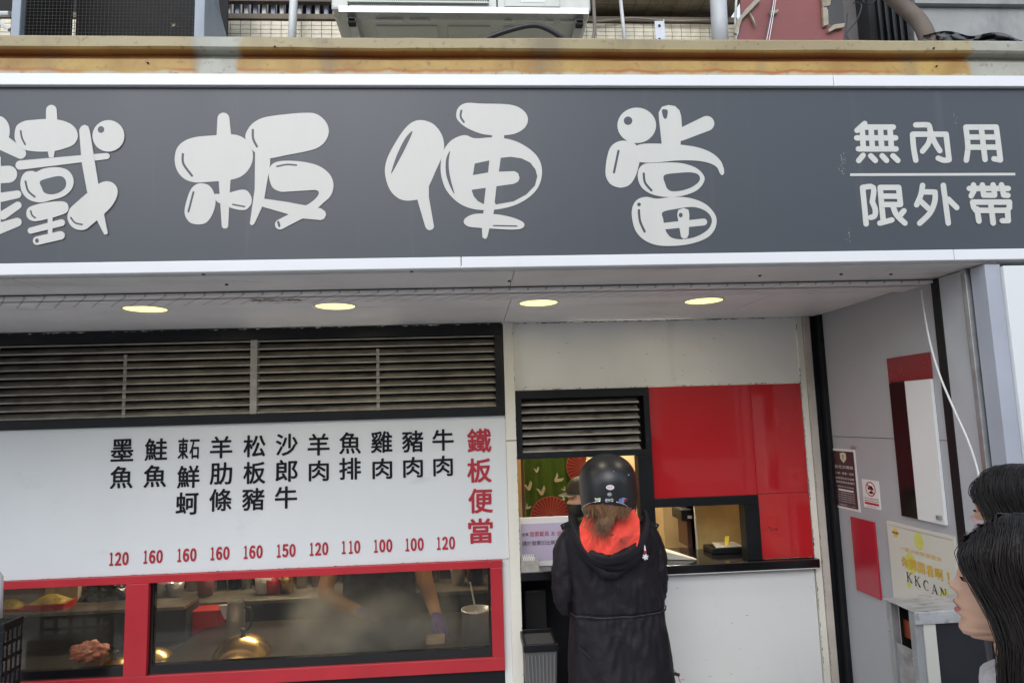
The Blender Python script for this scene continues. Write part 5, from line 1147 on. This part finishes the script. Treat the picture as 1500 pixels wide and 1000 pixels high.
# front boundary of the hair seen in profile, F as a function of z
def long_hair(R, W_, FB, m, hm2, zlow=-.42, n=1500, fly=60, sidegap=.0, back=.14, seed=1, lowout=0.0):
    rnd = random.Random(seed)
    def surf(u, z, side, off=0.0):
        fb = interp(FB, z); bk = -back - .02
        F = fb + (bk - fb) * u
        zc_ = max(z, .085); w = interp(WID, min(zc_, .205)) + .014; fr = interp(PROF, max(z, .12)) + .012 if F > 0 else interp(BACK, max(z, .12)) + .030
        fr = max(fr, .118 if z < .18 else .02 + fr)
        t = min(1, abs(F) / fr); S = w * (1 - t ** 2.4) ** (1 / 2.4) if t < 1 else 0
        if z < .085: S = max(S * (1 + lowout * (.085 - z)), .018)
        return F, side * (S + off), z
    # over the crown: parameter s from 0 at the parting to 1 low down
    def path(u, side, jit=0., off=0., s0=0., nn=22, zl=zlow, own=0.):
        pts = []
        for i in range(nn):
            s_ = s0 + (1 - s0) * i / (nn - 1)
            if s_ < .3:
                a = s_ / .3 * math.pi / 2
                u2 = u; F0, S1, _ = surf(u2, .155, side, off)
                top = interp(TOPZ, F0)
                S = S1 * math.sin(a) ** .9; z = .155 + (max(top, .16) - .155) * math.cos(a) ** .8; F = F0
                F = F0 * (1 - .06 * math.cos(a))
            else:
                z = .155 + (zl - .155) * (s_ - .3) / .7; F, S, z = surf(u, z, side, off)
            k = jit; F += k * noise.noise(Vector((u * 9 + own, s_ * 2.2, side + seed))) ; S += side * k * .6 * noise.noise(Vector((u * 9 + own, s_ * 3, 7 + seed)))
            pts.append(W_(F, S, z))
        return pts
    b = MB()
    for side in (-1, 1):
        b.grid(lambda u, v: path(u, side, .009, -.003, 0, 22)[min(21, int(v * 21 + .5))], 48, 22)
    b.build('hair', m, R, smooth=True)
    st = []
    for i in range(n):
        side = -1 if i % 5 < 4 else 1
        st.append(path(rnd.random() ** 1.3 * .9, side, .009 + rnd.random() * .016, rnd.uniform(-.001, .006), 0, 22, zlow + rnd.uniform(-.02, .1), rnd.uniform(0, 3)))
    ribbon_hair(R, 'hair_strands', m, st, .0008)
    st = []
    for i in range(n // 4):
        side = -1 if i % 5 < 4 else 1
        st.append(path(rnd.random() ** 1.6 * .5, side, .010, rnd.uniform(.001, .008), rnd.uniform(0, .3), 22, zlow + rnd.uniform(0, .15), rnd.uniform(0, 4)))
    ribbon_hair(R, 'brown_strands', hm2, st, .0008)
    st = []
    for i in range(fly):
        st.append(path(rnd.random() * .5, -1, .035, .008 + rnd.random() * .012, rnd.uniform(0, .2), 16, rnd.uniform(-.1, .12), rnd.uniform(0, 30)))
    ribbon_hair(R, 'loose_strands', hm2, st, .00045)

# ---- woman 1 (nearest, profile)
depth_ray = lambda px, py, t: CAM + ray(px, py) / F_PX * t
def horiz_perp(px, py):
    d = ray(px, py); a = math.atan2(d.y, d.x); return a + math.pi / 2
t1 = 1.20
ang1 = horiz_perp(1440, 850) - R_(3)
Fv1 = Vector((math.cos(ang1), math.sin(ang1), 0))
nose_w = depth_ray(1391, 856, t1)
chin1 = nose_w - (Matrix.Rotation(R_(-7), 3, Vector((-Fv1.y, Fv1.x, 0))) @ (Fv1 * .1165 + Vector((0, 0, .088)))) * .96
R1, W1, F1, S1 = make_person('woman in profile with long dark hair and pale knit top, nearest at lower right', chin1, ang1, M_skin, M_hair, tilt=R_(-7), sc_=.96)
b = build_head(R1, W1, M_skin); hd = b.build('head', M_skin, R1, smooth=True)
torso_legs(R1, W1, chin1, F1, S1, M_skin, M_knit, fwd_=.028)
def surfF(S, z):
    lo, hi = -1.5, 1.5
    for _ in range(20):
        mid = (lo + hi) / 2
        if face_pt(mid, z)[1] < S: lo = mid
        else: hi = mid
    return face_pt(lo, z)[0]
def face_bits(R, W_, side=-1):
    fe = surfF(.032, .108)
    # eyes, lids, lashes, brows, lips, ear
    for s_ in (-1, 1):
        c = W_(fe - .0072, s_ * .030, .108); e = blob('eye', c, (.0090, .0090, .0090), mat('eye_white', (.7, .68, .66), .15), None, amp=0, n=20); e.data.transform(Matrix.Translation(-Vector(R['_w']))); e.parent = R
        c = W_(fe - .0018, s_ * .030, .108); e2 = blob('iris', c, (.0045, .0045, .0045), mat('iris_brown', (.03, .015, .01), .1), None, amp=0, n=16); e2.data.transform(Matrix.Translation(-Vector(R['_w']))); e2.parent = R
        MB().tube([W_(fe + .003 - abs(q) * .35, s_ * (.032 + q), .1135 - abs(q) * .25) for q in (-.013, -.007, 0, .007, .013)], .0026, 6).build('eyelid', M_skin, R, smooth=True)
        lb = MB()
        for k in range(14):
            q = -.012 + k * .0018; a = W_(fe + .004 - abs(q) * .35, s_ * (.032 + q), .1125 - abs(q) * .25); lb.tube([a, a + (W_(1, s_ * q * 30, 0) - W_(0, 0, 0)).normalized() * .004 + Vector((0, 0, -.001)), a + (W_(1, s_ * q * 30, 0) - W_(0, 0, 0)).normalized() * .0085 + Vector((0, 0, .001))], .0004, 3)
        lb.build('eyelashes', M_hair, R)
        bb = MB(); rnd = random.Random(3)
        for k in range(70):
            q = rnd.uniform(0, 1); Sx = .014 + q * .036; th = math.asin(min(1, Sx / .075)); zb_ = .1295 + .005 * math.sin(q * 2.6) + rnd.uniform(-.0025, .0025); f_, _ = face_pt(th, zb_)
            a = W_(f_ + .0005, s_ * Sx, zb_); bb.tube([a, W_(f_ + .0010 - .002, s_ * (Sx + .006), zb_ + .0015)], .0004, 3)
        bb.build('eyebrow', M_hair, R)
    def lipf(z0, z1, sgn):
        def f(u, v):
            S = (u - .5) * .046; env = max(0, 1 - (abs(S) / .0235) ** 2.2); z = .0535 + sgn * (.0002 + v * (z1 * env)); th = math.asin(max(-1, min(1, S / .06)))
            w_ = interp(WID, z); fF, _ = 0, 0
            # find face point with this S
            lo, hi = -1.4, 1.4
            for _ in range(18):
                mid = (lo + hi) / 2
                if face_pt(mid, z)[1] < S: lo = mid
                else: hi = mid
            F_, S_ = face_pt(lo, z); return W_(F_ + .0007, S_, z)
        return f
    M_lip_ = mat('lips', (.42, .14, .12), .35, var=.1)
    MB().grid(lipf(0, .0105, 1), 24, 6).build('upper_lip', M_lip_, R, smooth=True); MB().grid(lipf(0, .0100, -1), 24, 6).build('lower_lip', M_lip_, R, smooth=True)
    for s_ in (-1, 1):
        c = W_(-.008, s_ * .074, .100); ea = blob('ear', c, (.016, .008, .030), M_skin, None, amp=.1, n=24); ea.data.transform(Matrix.Translation(-Vector(R['_w']))); ea.parent = R
face_bits(R1, W1)
FB1 = [(-.45, .030), (-.09, .034), (.0, .040), (.022, .038), (.07, .052), (.107, .074), (.132, .089), (.16, .098), (.23, .09)]
long_hair(R1, W1, FB1, M_hair, M_hairr, n=2400, seed=1, lowout=.6, fly=120)
# bag strap
MB().tube([chin1 + F1 * .10 + Vector((0, 0, -.20)) - S1 * .02, chin1 + F1 * .06 + Vector((0, 0, -.10)) - S1 * .10, chin1 + Vector((0, 0, -.055)) - S1 * .14], .012, 4).build('bag_strap', M_board, R1)
# ---- woman 2 (behind)
t2 = 1.85
ang2 = horiz_perp(1480, 740) - R_(18)
Fv2 = Vector((math.cos(ang2), math.sin(ang2), 0))
brow = depth_ray(1429, 737, t2); chin2 = brow - Fv2 * .105 - Vector((0, 0, .126))
R2, W2, F2, S2 = make_person('woman with straight black hair and a pink face mask, behind the nearer woman', chin2, ang2, M_skin, M_hair)
b = build_head(R2, W2, M_skin, 96, 80); b.build('head', M_skin, R2, smooth=True)
torso_legs(R2, W2, chin2, F2, S2, M_skin, mat('dark_sweater', (.05, .05, .06), .85))
face_bits(R2, W2)
def maskf(u, v):
    th = (u - .5) * 2.5; z = .012 + v * .078; f_, s_ = face_pt(th, z); f_ = max(f_, 0) + .006; return W2(max(f_, .03) if abs(th) < 1.2 else f_, s_ * 1.05, z)
MB().grid(maskf, 30, 16).build('face_mask', mat('pink_mask', (.62, .45, .47), .8, var=.1), R2, smooth=True)
FB2 = [(-.45, .035), (.0, .04), (.05, .045), (.09, .052), (.13, .066), (.16, .084), (.23, .09)]
long_hair(R2, W2, FB2, M_hair, M_hair, n=1500, seed=5, fly=90)

# ---------------------------------------------------------------- customer at the window
YCu = -.52
cu_x = P(891, 800, YCu).x; cc = Vector((cu_x, YCu, .1))
CU = thing('person', cc, 'customer in black helmet and black hooded jacket with red lining at the order window', 'person')
hc = P(891, 707, YCu)                       # helmet centre
sc = (YCu + 3.6) / 980                      # metres per pixel there
def cw(dx, dy, z): return Vector((cu_x + dx, YCu + dy, z))
zsh = P(890, 775, YCu).z; hipz = .78
J = [(cw(0, 0, hipz), (.13, .10)), (cw(0, 0, 1.0), (.11, .09)), (cw(0, .0, zsh - .07), (.12, .09)), (cw(0, -.0, zsh + .03), (.05, .05)), (cw(0, .02, hc.z - .06), (.055, .06)), (cw(0, .03, hc.z + .03), (.08, .085))]
E_ = [(0, 1), (1, 2), (2, 3), (3, 4), (4, 5)]
for s_ in (-1, 1):
    n = len(J); J += [(cw(s_ * .15, 0, zsh - .05), .05), (cw(s_ * .21, -.01, zsh - .29), .04), (cw(s_ * .17, .20, zsh - .26), .03), (cw(s_ * .14, .27, zsh - .24), (.032, .018))]
    E_ += [(2, n), (n, n + 1), (n + 1, n + 2), (n + 2, n + 3)]
    for f_ in range(4):
        k = len(J); J += [(cw(s_ * (.165 - .016 * f_), .32, zsh - .235), .009), (cw(s_ * (.16 - .015 * f_), .355, zsh - .25), .0085)]; E_ += [(n + 3, k), (k, k + 1)]
    k = len(J); J += [(cw(s_ * .105, .28, zsh - .22), .010), (cw(s_ * .09, .31, zsh - .22), .009)]; E_ += [(n + 3, k), (k, k + 1)]
    n = len(J); J += [(cw(s_ * .09, 0, hipz - .1), .085), (cw(s_ * .10, .01, .47), .058), (cw(s_ * .10, -.01, .17), .038), (cw(s_ * .11, .08, .13), (.035, .025))]; E_ += [(0, n), (n, n + 1), (n + 1, n + 2), (n + 2, n + 3)]
skin_fig('body', J, E_, M_skin, CU, 2)
# jacket: traced silhouette rows (px left, px right, py) -> loft
rows = [(752, 872, 915), (760, 856, 930), (766, 838, 948), (772, 828, 958), (782, 824, 962), (800, 824, 962), (830, 829, 962), (860, 834, 968), (885, 836, 972), (892, 836, 972), (905, 835, 973), (930, 834, 977), (960, 833, 982), (985, 834, 984), (1005, 834, 986), (1060, 836, 990), (1085, 840, 988)]
def jk(u, v):
    t = v * (len(rows) - 1); i = min(int(t), len(rows) - 2); f = t - i
    a, b = rows[i], rows[i + 1]; py = a[0] + (b[0] - a[0]) * f; l = a[1] + (b[1] - a[1]) * f; r = a[2] + (b[2] - a[2]) * f
    pl, pr = P(l, py, YCu), P(r, py, YCu); c = (pl + pr) / 2; w = (pr.x - pl.x) / 2
    th = 2 * math.pi * u; e = 2.5; cs, sn = math.cos(th), math.sin(th); k = 1 / ((abs(cs) ** e + abs(sn) ** e) ** (1 / e))
    dp = .135 if v > .2 else .05 + .085 * (v / .2) ** .7
    if py > 890: dp += (py - 890) * .00045
    z = c.z; q = Vector((cs * 2, sn * 2, z * 3))
    # cloth folds: diagonal pulls and gathers under the waist seam
    fold = .012 * noise.noise(Vector((cs * 3 + z * 2, sn * 3, z * 2.2))) + .010 * (.3 - abs(noise.noise(Vector((cs * 2.5 + z * 5, sn * 2, z * 5))))) + .004 * noise.noise(Vector((cs * 10 - z * 9, sn * 9, z * 18)))
    if 893 < py < 935: fold += .0012 * math.sin(cs * 30 + 9 * noise.noise(Vector((cs * 4, z * 10, 0)))) * (1 - (py - 893) / 42)
    if 887 <= py <= 893: fold -= .002
    return Vector((c.x + cs * k * (w + fold * .4), YCu + sn * k * (dp + fold * 1.6), z))
MB().grid(jk, 160, 150, True).build('jacket', M_jacket, CU, smooth=True)
def seam(off):
    pts = []
    for i in range(60):
        u = .52 + .46 * i / 59; v = (9 + off + .18 * (i / 59) * -3) / (len(rows) - 1); p = jk(u, v); d = Vector((p.x - cu_x, (p.y - YCu), 0)).normalized(); pts.append(p + d * .006)
    return pts
MB().tube(seam(0), .0028, 6).build('waist_cord', mat('grey_piping', (.028, .026, .029), .5), CU, smooth=True); MB().tube(seam(.25), .0022, 6).build('waist_cord', M_jacket, CU, smooth=True)
# sleeves
def sleeve(pts, name='sleeve'):
    path = catmull([p for p, r in pts], 8, False); rr = [catmull([(r,) for p, r in pts], 8, False)[i][0] for i in range(len(path))]
    path = [Vector(p) for p in path]; b = MB(); K = len(path)
    def fn(u, v):
        t = v * (K - 1); i = min(int(t), K - 2); f = t - i; p = path[i].lerp(path[i + 1], f); r = rr[i] + (rr[i + 1] - rr[i]) * f
        tg = (path[min(i + 2, K - 1)] - path[max(i - 1, 0)]).normalized(); a = tg.orthogonal().normalized(); a = Vector((0, 1, 0)); a = (a - tg * a.dot(tg)).normalized(); bq = tg.cross(a)
        th = 2 * math.pi * u; fo = .007 * noise.noise(Vector((math.cos(th) * 2, math.sin(th) * 2, v * 14 + p.x * 9))) + .004 * noise.noise(Vector((math.cos(th) * 3, math.sin(th) * 2, v * 30)))
        return p + (a * math.cos(th) + bq * math.sin(th)) * (r + fo)
    b.grid(fn, 40, 70, True); b.build(name, M_jacket, CU, smooth=True)
def cp_(px, py, dy): return P(px, py, YCu + dy)
sleeve([(cp_(846, 780, 0), .050), (cp_(834, 800, .0), .060), (cp_(827, 835, -.01), .056), (cp_(828, 868, .0), .056), (cp_(832, 884, .05), .050), (cp_(838, 876, .13), .045), (cp_(846, 866, .21), .038)])
sleeve([(cp_(940, 776, 0), .050), (cp_(952, 795, .0), .058), (cp_(958, 825, -.01), .058), (cp_(960, 855, .0), .052), (cp_(958, 872, .05), .048), (cp_(950, 866, .13), .044), (cp_(940, 860, .21), .038)])
# shoulder epaulette flaps
for pts in ([(821, 768), (846, 757), (848, 765), (824, 776)], [(966, 768), (940, 755), (938, 762), (962, 775)]):
    MB().slab([cp_(a, b, -.075) for a, b in pts], Vector((0, .012, -.004))).build('epaulette', M_jacket, CU)
    p = cp_(pts[0][0] + (5 if pts[0][0] < 890 else -5), pts[0][1] + 2, -.080); MB().lathe([(0, 0), (.004, .001), (.004, .003)], p, 8).build('stud', M_chrome, CU)
# hood: red lining patch, thick rolled rim, soft pouch below
def lining(u, v):
    # u across, v down; bounded by the U of the hood rim
    py = (757 - 13 * u) * (1 - v) + 812 * v; hw = 44 * (1 - max(0, v - .45) ** 2.2 * 1.1) * (.84 + .16 * min(1, v * 4))
    px = 892 + (u - .5) * 2 * hw + 3 * (v)
    dy = -.085 - .115 * min(1, v * 1.7) ** .7 - .02 * math.sin(math.pi * min(1, max(0, u))) + .030 * noise.noise(Vector((u * 3.5 + v * 2, v * 1.6, 3))) + .010 * noise.noise(Vector((u * 9 + v * 5, v * 3, 8))) - .010 * math.exp(-((u - .32 - v * .12) / .04) ** 2) - .007 * math.exp(-((u - .68 + v * .2) / .05) ** 2)
    return P(px, py, YCu + dy)
MB().grid(lining, 50, 40).build('hood_lining', M_lining, CU, smooth=True)
rim = [cp_(836, 752, -.02), cp_(839, 764, -.08), cp_(846, 782, -.13), cp_(857, 800, -.17), cp_(873, 813, -.20), cp_(895, 817, -.215), cp_(916, 812, -.205), cp_(932, 800, -.18), cp_(943, 783, -.14), cp_(948, 764, -.09), cp_(944, 748, -.03)]
def rolled(path, rx, rz, name, seed):
    path = [Vector(p) for p in catmull(path, 8, False)]; K = len(path); b = MB()
    def fn(u, v):
        t = v * (K - 1); i = min(int(t), K - 2); f = t - i; p = path[i].lerp(path[i + 1], f); tg = (path[min(i + 2, K - 1)] - path[max(i - 1, 0)]).normalized()
        a = Vector((0, -1, .15)); a = (a - tg * a.dot(tg)).normalized(); c = tg.cross(a); th = 2 * math.pi * u; e_ = .35 + .65 * math.sin(math.pi * v) ** .5
        fo = 1 + .28 * noise.noise(Vector((math.cos(th) * 1.3, math.sin(th) * 1.3, v * 7 + seed)))
        return p + (a * math.cos(th) * rx + c * math.sin(th) * rz) * e_ * fo
    b.grid(fn, 28, 90, True); b.build(name, M_jacket, CU, smooth=True)
rolled(rim, .020, .026, 'hood_rim', 1)
rolled([cp_(838, 768, -.08), cp_(849, 792, -.13), cp_(866, 812, -.16), cp_(892, 826, -.185), cp_(920, 820, -.17), cp_(938, 802, -.14), cp_(946, 782, -.10)], .026, .030, 'hood_fold', 4)
rolled([cp_(852, 806, -.12), cp_(868, 823, -.145), cp_(891, 839, -.16), cp_(914, 829, -.155), cp_(930, 812, -.13)], .024, .026, 'hood_fold', 9)
# badge on the hood: small charms
BG = MB(); p = cp_(945, 806, -.18)
bo = MB().lathe([(0, 0), (.0001, 0)], p, 3).build('badge_anchor', M_pale, CU); bpy.data.objects.remove(bo)
MB().slab([p + Vector(q) for q in ((-.004, 0, .0), (.004, 0, 0), (.002, 0, .018), (0, 0, .024), (-.002, 0, .018))], Vector((0, .003, 0))).build('white_charm', M_pale, CU)
MB().slab([p + Vector(q) for q in ((-.006, 0, -.012), (.006, 0, -.012), (.005, 0, -.001), (-.005, 0, -.001))], Vector((0, .003, 0))).build('red_charm', M_redink, CU)
sf = MB()
for k in range(3):
    a = k * math.pi / 3 + .26; d = Vector((math.cos(a), 0, math.sin(a))) * .0125; e2 = Vector((-math.sin(a), 0, math.cos(a))) * .003; c = p + Vector((0, -.0004 * k, -.026))
    sf.slab([c - d - e2, c + d - e2, c + d + e2, c - d + e2], Vector((0, .002, 0)))
sf.build('snowflake_charm', M_trim, CU)
# helmet: open face shell with lower opening, trims, stickers
hr = (41.5 * sc, .150, 42 * sc)
def hel(u, v):
    th = 2 * math.pi * u; 
    low = -.62 + .42 * max(0, math.cos(th - math.pi * 1.5)) ** 6 * 0 + .0
    # the rim rises in the middle of the back
    back = max(0, -math.sin(th)); low = -.98 + .17 * back ** 5
    zn = 1 - v * (1 - low); rr_ = math.sqrt(max(0, 1 - min(1, abs(zn)) ** 2.15)) if zn > 0 else math.sqrt(max(0, 1 - (abs(zn) * .45) ** 2.2))
    if v < 1e-6: rr_ = 0
    return hc + Vector((math.cos(th) * hr[0] * rr_, math.sin(th) * hr[1] * rr_ + .01, zn * hr[2]))
b = MB().grid(hel, 96, 60, True); hl = b.build('helmet', M_helmet, CU, smooth=True)
sm = hl.modifiers.new('t', 'SOLIDIFY'); sm.thickness = .012; sm.offset = -1
def hsurf(px, py, off=.0015):
    # point on the helmet shell hit by the view ray
    d = ray(px, py).normalized(); lo = None
    for k in range(400):
        p = CAM + d * (2.6 + k * .002); q = p - hc - Vector((0, .01, 0))
        if (q.x / hr[0]) ** 2 + (q.y / hr[1]) ** 2 + ((q.z if q.z > 0 else q.z * .45) / hr[2]) ** 2 <= 1: return p - d * off
    return P(px, py, YCu - .15)
def sticker(cx, cy, rx, ry, m, name='sticker', n=20, sq=False):
    pts = [(cx - rx, cy - ry), (cx + rx, cy - ry), (cx + rx, cy + ry), (cx - rx, cy + ry)] if sq else [(cx + rx * math.cos(2 * math.pi * i / n), cy + ry * math.sin(2 * math.pi * i / n)) for i in range(n)]
    c = hsurf(cx, cy, .003); b = MB(); vc = b.bm.verts.new(c); vv = [b.bm.verts.new(hsurf(x, y, .0025)) for x, y in pts]
    for i in range(len(vv)): b.bm.faces.new((vc, vv[i], vv[(i + 1) % len(vv)]))
    return b.build(name, m, hl)
for tp in ([(852.5, 746), (855, 742), (860, 738.5), (868, 735.5), (879, 733.8)], [(903, 735), (910, 736.8), (916, 739.5), (921, 743.5)]):
    MB().tube([hsurf(a, b, .004) for a, b in catmull(tp, 4, False)], [.0028] * 40, 8).build('chrome_edge', M_chrome, hl, smooth=True)
sticker(893.8, 713.5, 6, 3.7, M_trim); sticker(892.8, 723.7, 3.2, 3, M_galv); sticker(875.5, 731.3, 4.3, 2.5, mat('green_sticker', (.45, .58, .42), .4), sq=True); sticker(913.5, 732.5, 7.2, 4, mat('blue_sticker', (.18, .25, .50), .4)); sticker(915.5, 732.5, 3, 2.2, M_redpl)
def htext(t, cx, cy, w, h, m):
    c = hsurf(cx, cy, .0045); put_text(MB(), t, c, U, V_, w * sc, h * sc, .004).build('helmet_lettering', m, hl)
htext('evo', 892.5, 732.3, 11, 4.5, M_trim); htext('EVO', 893.8, 713.5, 7, 2.6, M_redpl)
for a_, b__ in ((899, 690), (921, 695), (879, 675)): sticker(a_, b__, .8, .8, M_pale, 'speck', 8)
# low ponytail hair below the helmet
rnd = random.Random(11); st = []; st2 = []
for i in range(850):
    a = rnd.uniform(-1, 1); lay = rnd.random(); x0 = 890 + 34 * a; y0_ = 741 + 6 * a * a + rnd.gauss(0, .8)
    lock = round(a * 6) / 6 * .5 + a * .5
    if abs(a) > .55 and rnd.random() < .6: mid = (890 + 33 * lock, 751 + rnd.gauss(0, 1)); e_ = (888 + 31 * lock + rnd.gauss(0, 1.5), 760 + rnd.gauss(0, 2.5) - 5 * lay)
    else: mid = (889 + 15 * lock, 757 - 3 * lay); e_ = (886 + 8 * lock + rnd.gauss(0, 1.3) - 3 * lay, 776 - 6 * abs(a) + rnd.gauss(0, 5))
    (st if i % 3 else st2).append(catmull([cp_(x0, y0_ - 5, -.07), cp_(x0, y0_, -.138), cp_(mid[0], mid[1], -.190 - .03 * lay), cp_((mid[0] + e_[0]) / 2, (mid[1] + e_[1]) / 2 + 1, -.215 - .03 * lay), cp_(e_[0], e_[1], -.225 - .02 * lay)], 5, False))
for i in range(40):
    e = (rnd.uniform(860, 925), rnd.uniform(790, 806)); st.append(catmull([cp_(880 + rnd.gauss(0, 9), 745, -.15), cp_(872 + rnd.gauss(0, 8), 768, -.20), cp_((872 + e[0]) / 2, 782, -.225), cp_(e[0], e[1], -.23)], 6, False))
ribbon_hair(CU, 'hair', M_hairb, st, .0010); ribbon_hair(CU, 'light_strands', mat('light_brown_hair', (.34, .20, .11), .45, var=.3, scale=20), st2, .0008)
blob_h = blob('hair_bun', cp_(888, 752, -.085), (.08, .055, .04), M_hairr, None, amp=.05, fr=3, n=28); blob_h.data.transform(Matrix.Translation(-Vector(CU['_w']))); blob_h.parent = CU
# drawstring toggle, trousers, shoes
MB().tube(catmull([cp_(982, 975, -.05), cp_(990, 984, -.06), cp_(994, 992, -.06), cp_(999, 1006, -.06)], 5, False), .0016, 5).build('drawstring', M_redpl, CU)
MB().tube([cp_(988, 986, -.06), cp_(995, 988, -.06)], .007, 10).build('toggle', M_cable, CU)
L_ = [(cw(0, 0, hipz), (.14, .11))]; E3 = []
for s_ in (-1, 1):
    n = len(L_); L_ += [(cw(s_ * .095, 0, hipz - .1), .10), (cw(s_ * .105, .01, .47), .075), (cw(s_ * .105, -.01, .2), .06)]; E3 += [(0, n), (n, n + 1), (n + 1, n + 2)]
skin_fig('trousers', L_, E3, M_denim, CU, 2)
for s_ in (-1, 1):
    c = cw(s_ * .11, .04, .14); b = blob('shoe', c, (.05, .12, .045), M_shoe, None, amp=.03); b.data.transform(Matrix.Translation(-Vector(CU['_w']))); b.parent = CU

# ---------------------------------------------------------------- staff member behind the counter (cap and mask)
st_ang = R_(-118)
chin_s = P(858, 752, .42) + Vector((0, 0, 0))
Fs = Vector((math.cos(st_ang), math.sin(st_ang), 0)); chin_s = P(852, 757, .42) + Vector((.02, 0, 0))
R3, W3, F3, S3 = make_person('server in a dark cap and black mask half hidden behind the helmet', chin_s, R_(-160), M_skin, M_hair)
b = build_head(R3, W3, M_skin, 64, 56); b.build('head', M_skin, R3, smooth=True)
torso_legs(R3, W3, chin_s, F3, S3, M_skin, mat('server_shirt', (.04, .04, .045), .8)); face_bits(R3, W3)
MB().grid(lambda u, v: (lambda z, th: W3(max(face_pt(th, z)[0], 0) + .006, face_pt(th, z)[1] * 1.05, z))(.008 + v * .075, (u - .5) * 2.5), 24, 12).build('face_mask', M_cable, R3, smooth=True)
def capf(u, v):
    th = 2 * math.pi * u; z = .140 + .098 * math.sin(v * math.pi / 2); r = math.cos(v * math.pi / 2) ** .7; return W3(math.cos(th) * .108 * r - .0, math.sin(th) * .090 * r, z)
MB().grid(capf, 40, 14, True).build('cap', mat('dark_cap', (.02, .018, .015), .7), R3, smooth=True)
MB().grid(lambda u, v: W3(.085 + v * .075 * math.cos((u - .5) * 2.2), math.sin((u - .5) * 2.2) * .085, .143 - v * .012), 16, 6).build('cap_peak', MATS['dark_cap'], R3, smooth=True)

# ---------------------------------------------------------------- cook inside the kitchen
ck = Vector((P(560, 880, .98).x, .98, .1))
CK = thing('person', ck, 'cook in a dark apron with bare forearms and purple gloves behind the steamed window', 'person')
def kw(dx, dy, z): return Vector((ck.x + dx, ck.y + dy, z))
Hs = {-1: P(530, 896, .55), 1: P(641, 905, .50)}
El = {-1: P(474, 872, .72), 1: P(622, 850, .72)}
J = [(kw(0, 0, .95), (.14, .10)), (kw(0, 0, 1.15), (.12, .09)), (kw(0, -.02, 1.38), (.13, .09)), (kw(0, -.03, 1.48), .05), (kw(0, -.05, 1.56), .06), (kw(0, -.06, 1.66), (.08, .09))]; E_ = [(0, 1), (1, 2), (2, 3), (3, 4), (4, 5)]
for s_ in (-1, 1):
    h = Vector(Hs[s_]); e = Vector(El[s_]); n = len(J); J += [(kw(s_ * .17, -.02, 1.36), .05), (e, .056), (e.lerp(h, .85), .036), (h, .034)]; E_ += [(2, n), (n, n + 1), (n + 1, n + 2), (n + 2, n + 3)]
    n = len(J); J += [(kw(s_ * .09, 0, .85), .085), (kw(s_ * .10, .01, .5), .058), (kw(s_ * .10, 0, .17), .04), (kw(s_ * .1, -.08, .13), .03)]; E_ += [(0, n), (n, n + 1), (n + 1, n + 2), (n + 2, n + 3)]
skin_fig('body', J, E_, mat('warm_skin', (.58, .32, .16), .5), CK, 2)
skin_fig('shirt', [(kw(0, 0, .72), (.17, .13)), (kw(0, 0, 1.0), (.16, .12)), (kw(0, -.02, 1.36), (.15, .11)), (kw(-.17, -.02, 1.36), .07), (kw(.17, -.02, 1.36), .07), (Vector(El[-1]).lerp(kw(-.17, -.02, 1.36), .45), .06), (Vector(El[1]).lerp(kw(.17, -.02, 1.36), .45), .06)], [(0, 1), (1, 2), (2, 3), (2, 4), (3, 5), (4, 6)], M_denim, CK, 2)
ap = lambda u, v: Vector((ck.x + (u - .5) * .46, ck.y - .155 - .02 * math.cos((u - .5) * 5) + .012 * math.sin(u * 16 + v * 4), .55 + v * .75))
MB().grid(ap, 30, 16).build('apron', mat('slate_apron', (.05, .058, .075), .25, var=.4), CK, smooth=True)
for s_ in (-1, 1):
    h = Vector(Hs[s_]); e = Vector(El[s_]); d = (h - e).normalized(); sd2 = d.cross(Vector((0, 0, 1))).normalized()
    J = [(h - d * .05, .034), (h, .036), (h + d * .05, (.040, .024))]; E_ = [(0, 1), (1, 2)]
    for f_ in range(4):
        k = len(J); o_ = sd2 * (f_ - 1.5) * .019; J += [(h + d * .085 + o_, .010), (h + d * (.12 + .006 * (f_ in (1, 2))) + o_ + Vector((0, 0, -.02)), .009)]; E_ += [(2, k), (k, k + 1)]
    k = len(J); J += [(h + d * .05 + sd2 * .045 * s_, .011), (h + d * .085 + sd2 * .05 * s_ + Vector((0, 0, -.015)), .010)]; E_ += [(1, k), (k, k + 1)]
    skin_fig('glove', J, E_, mat('purple_nitrile', (.13, .07, .36), .35), CK, 2)
for o in bpy.data.objects:
    if '_w' in o: del o['_w']
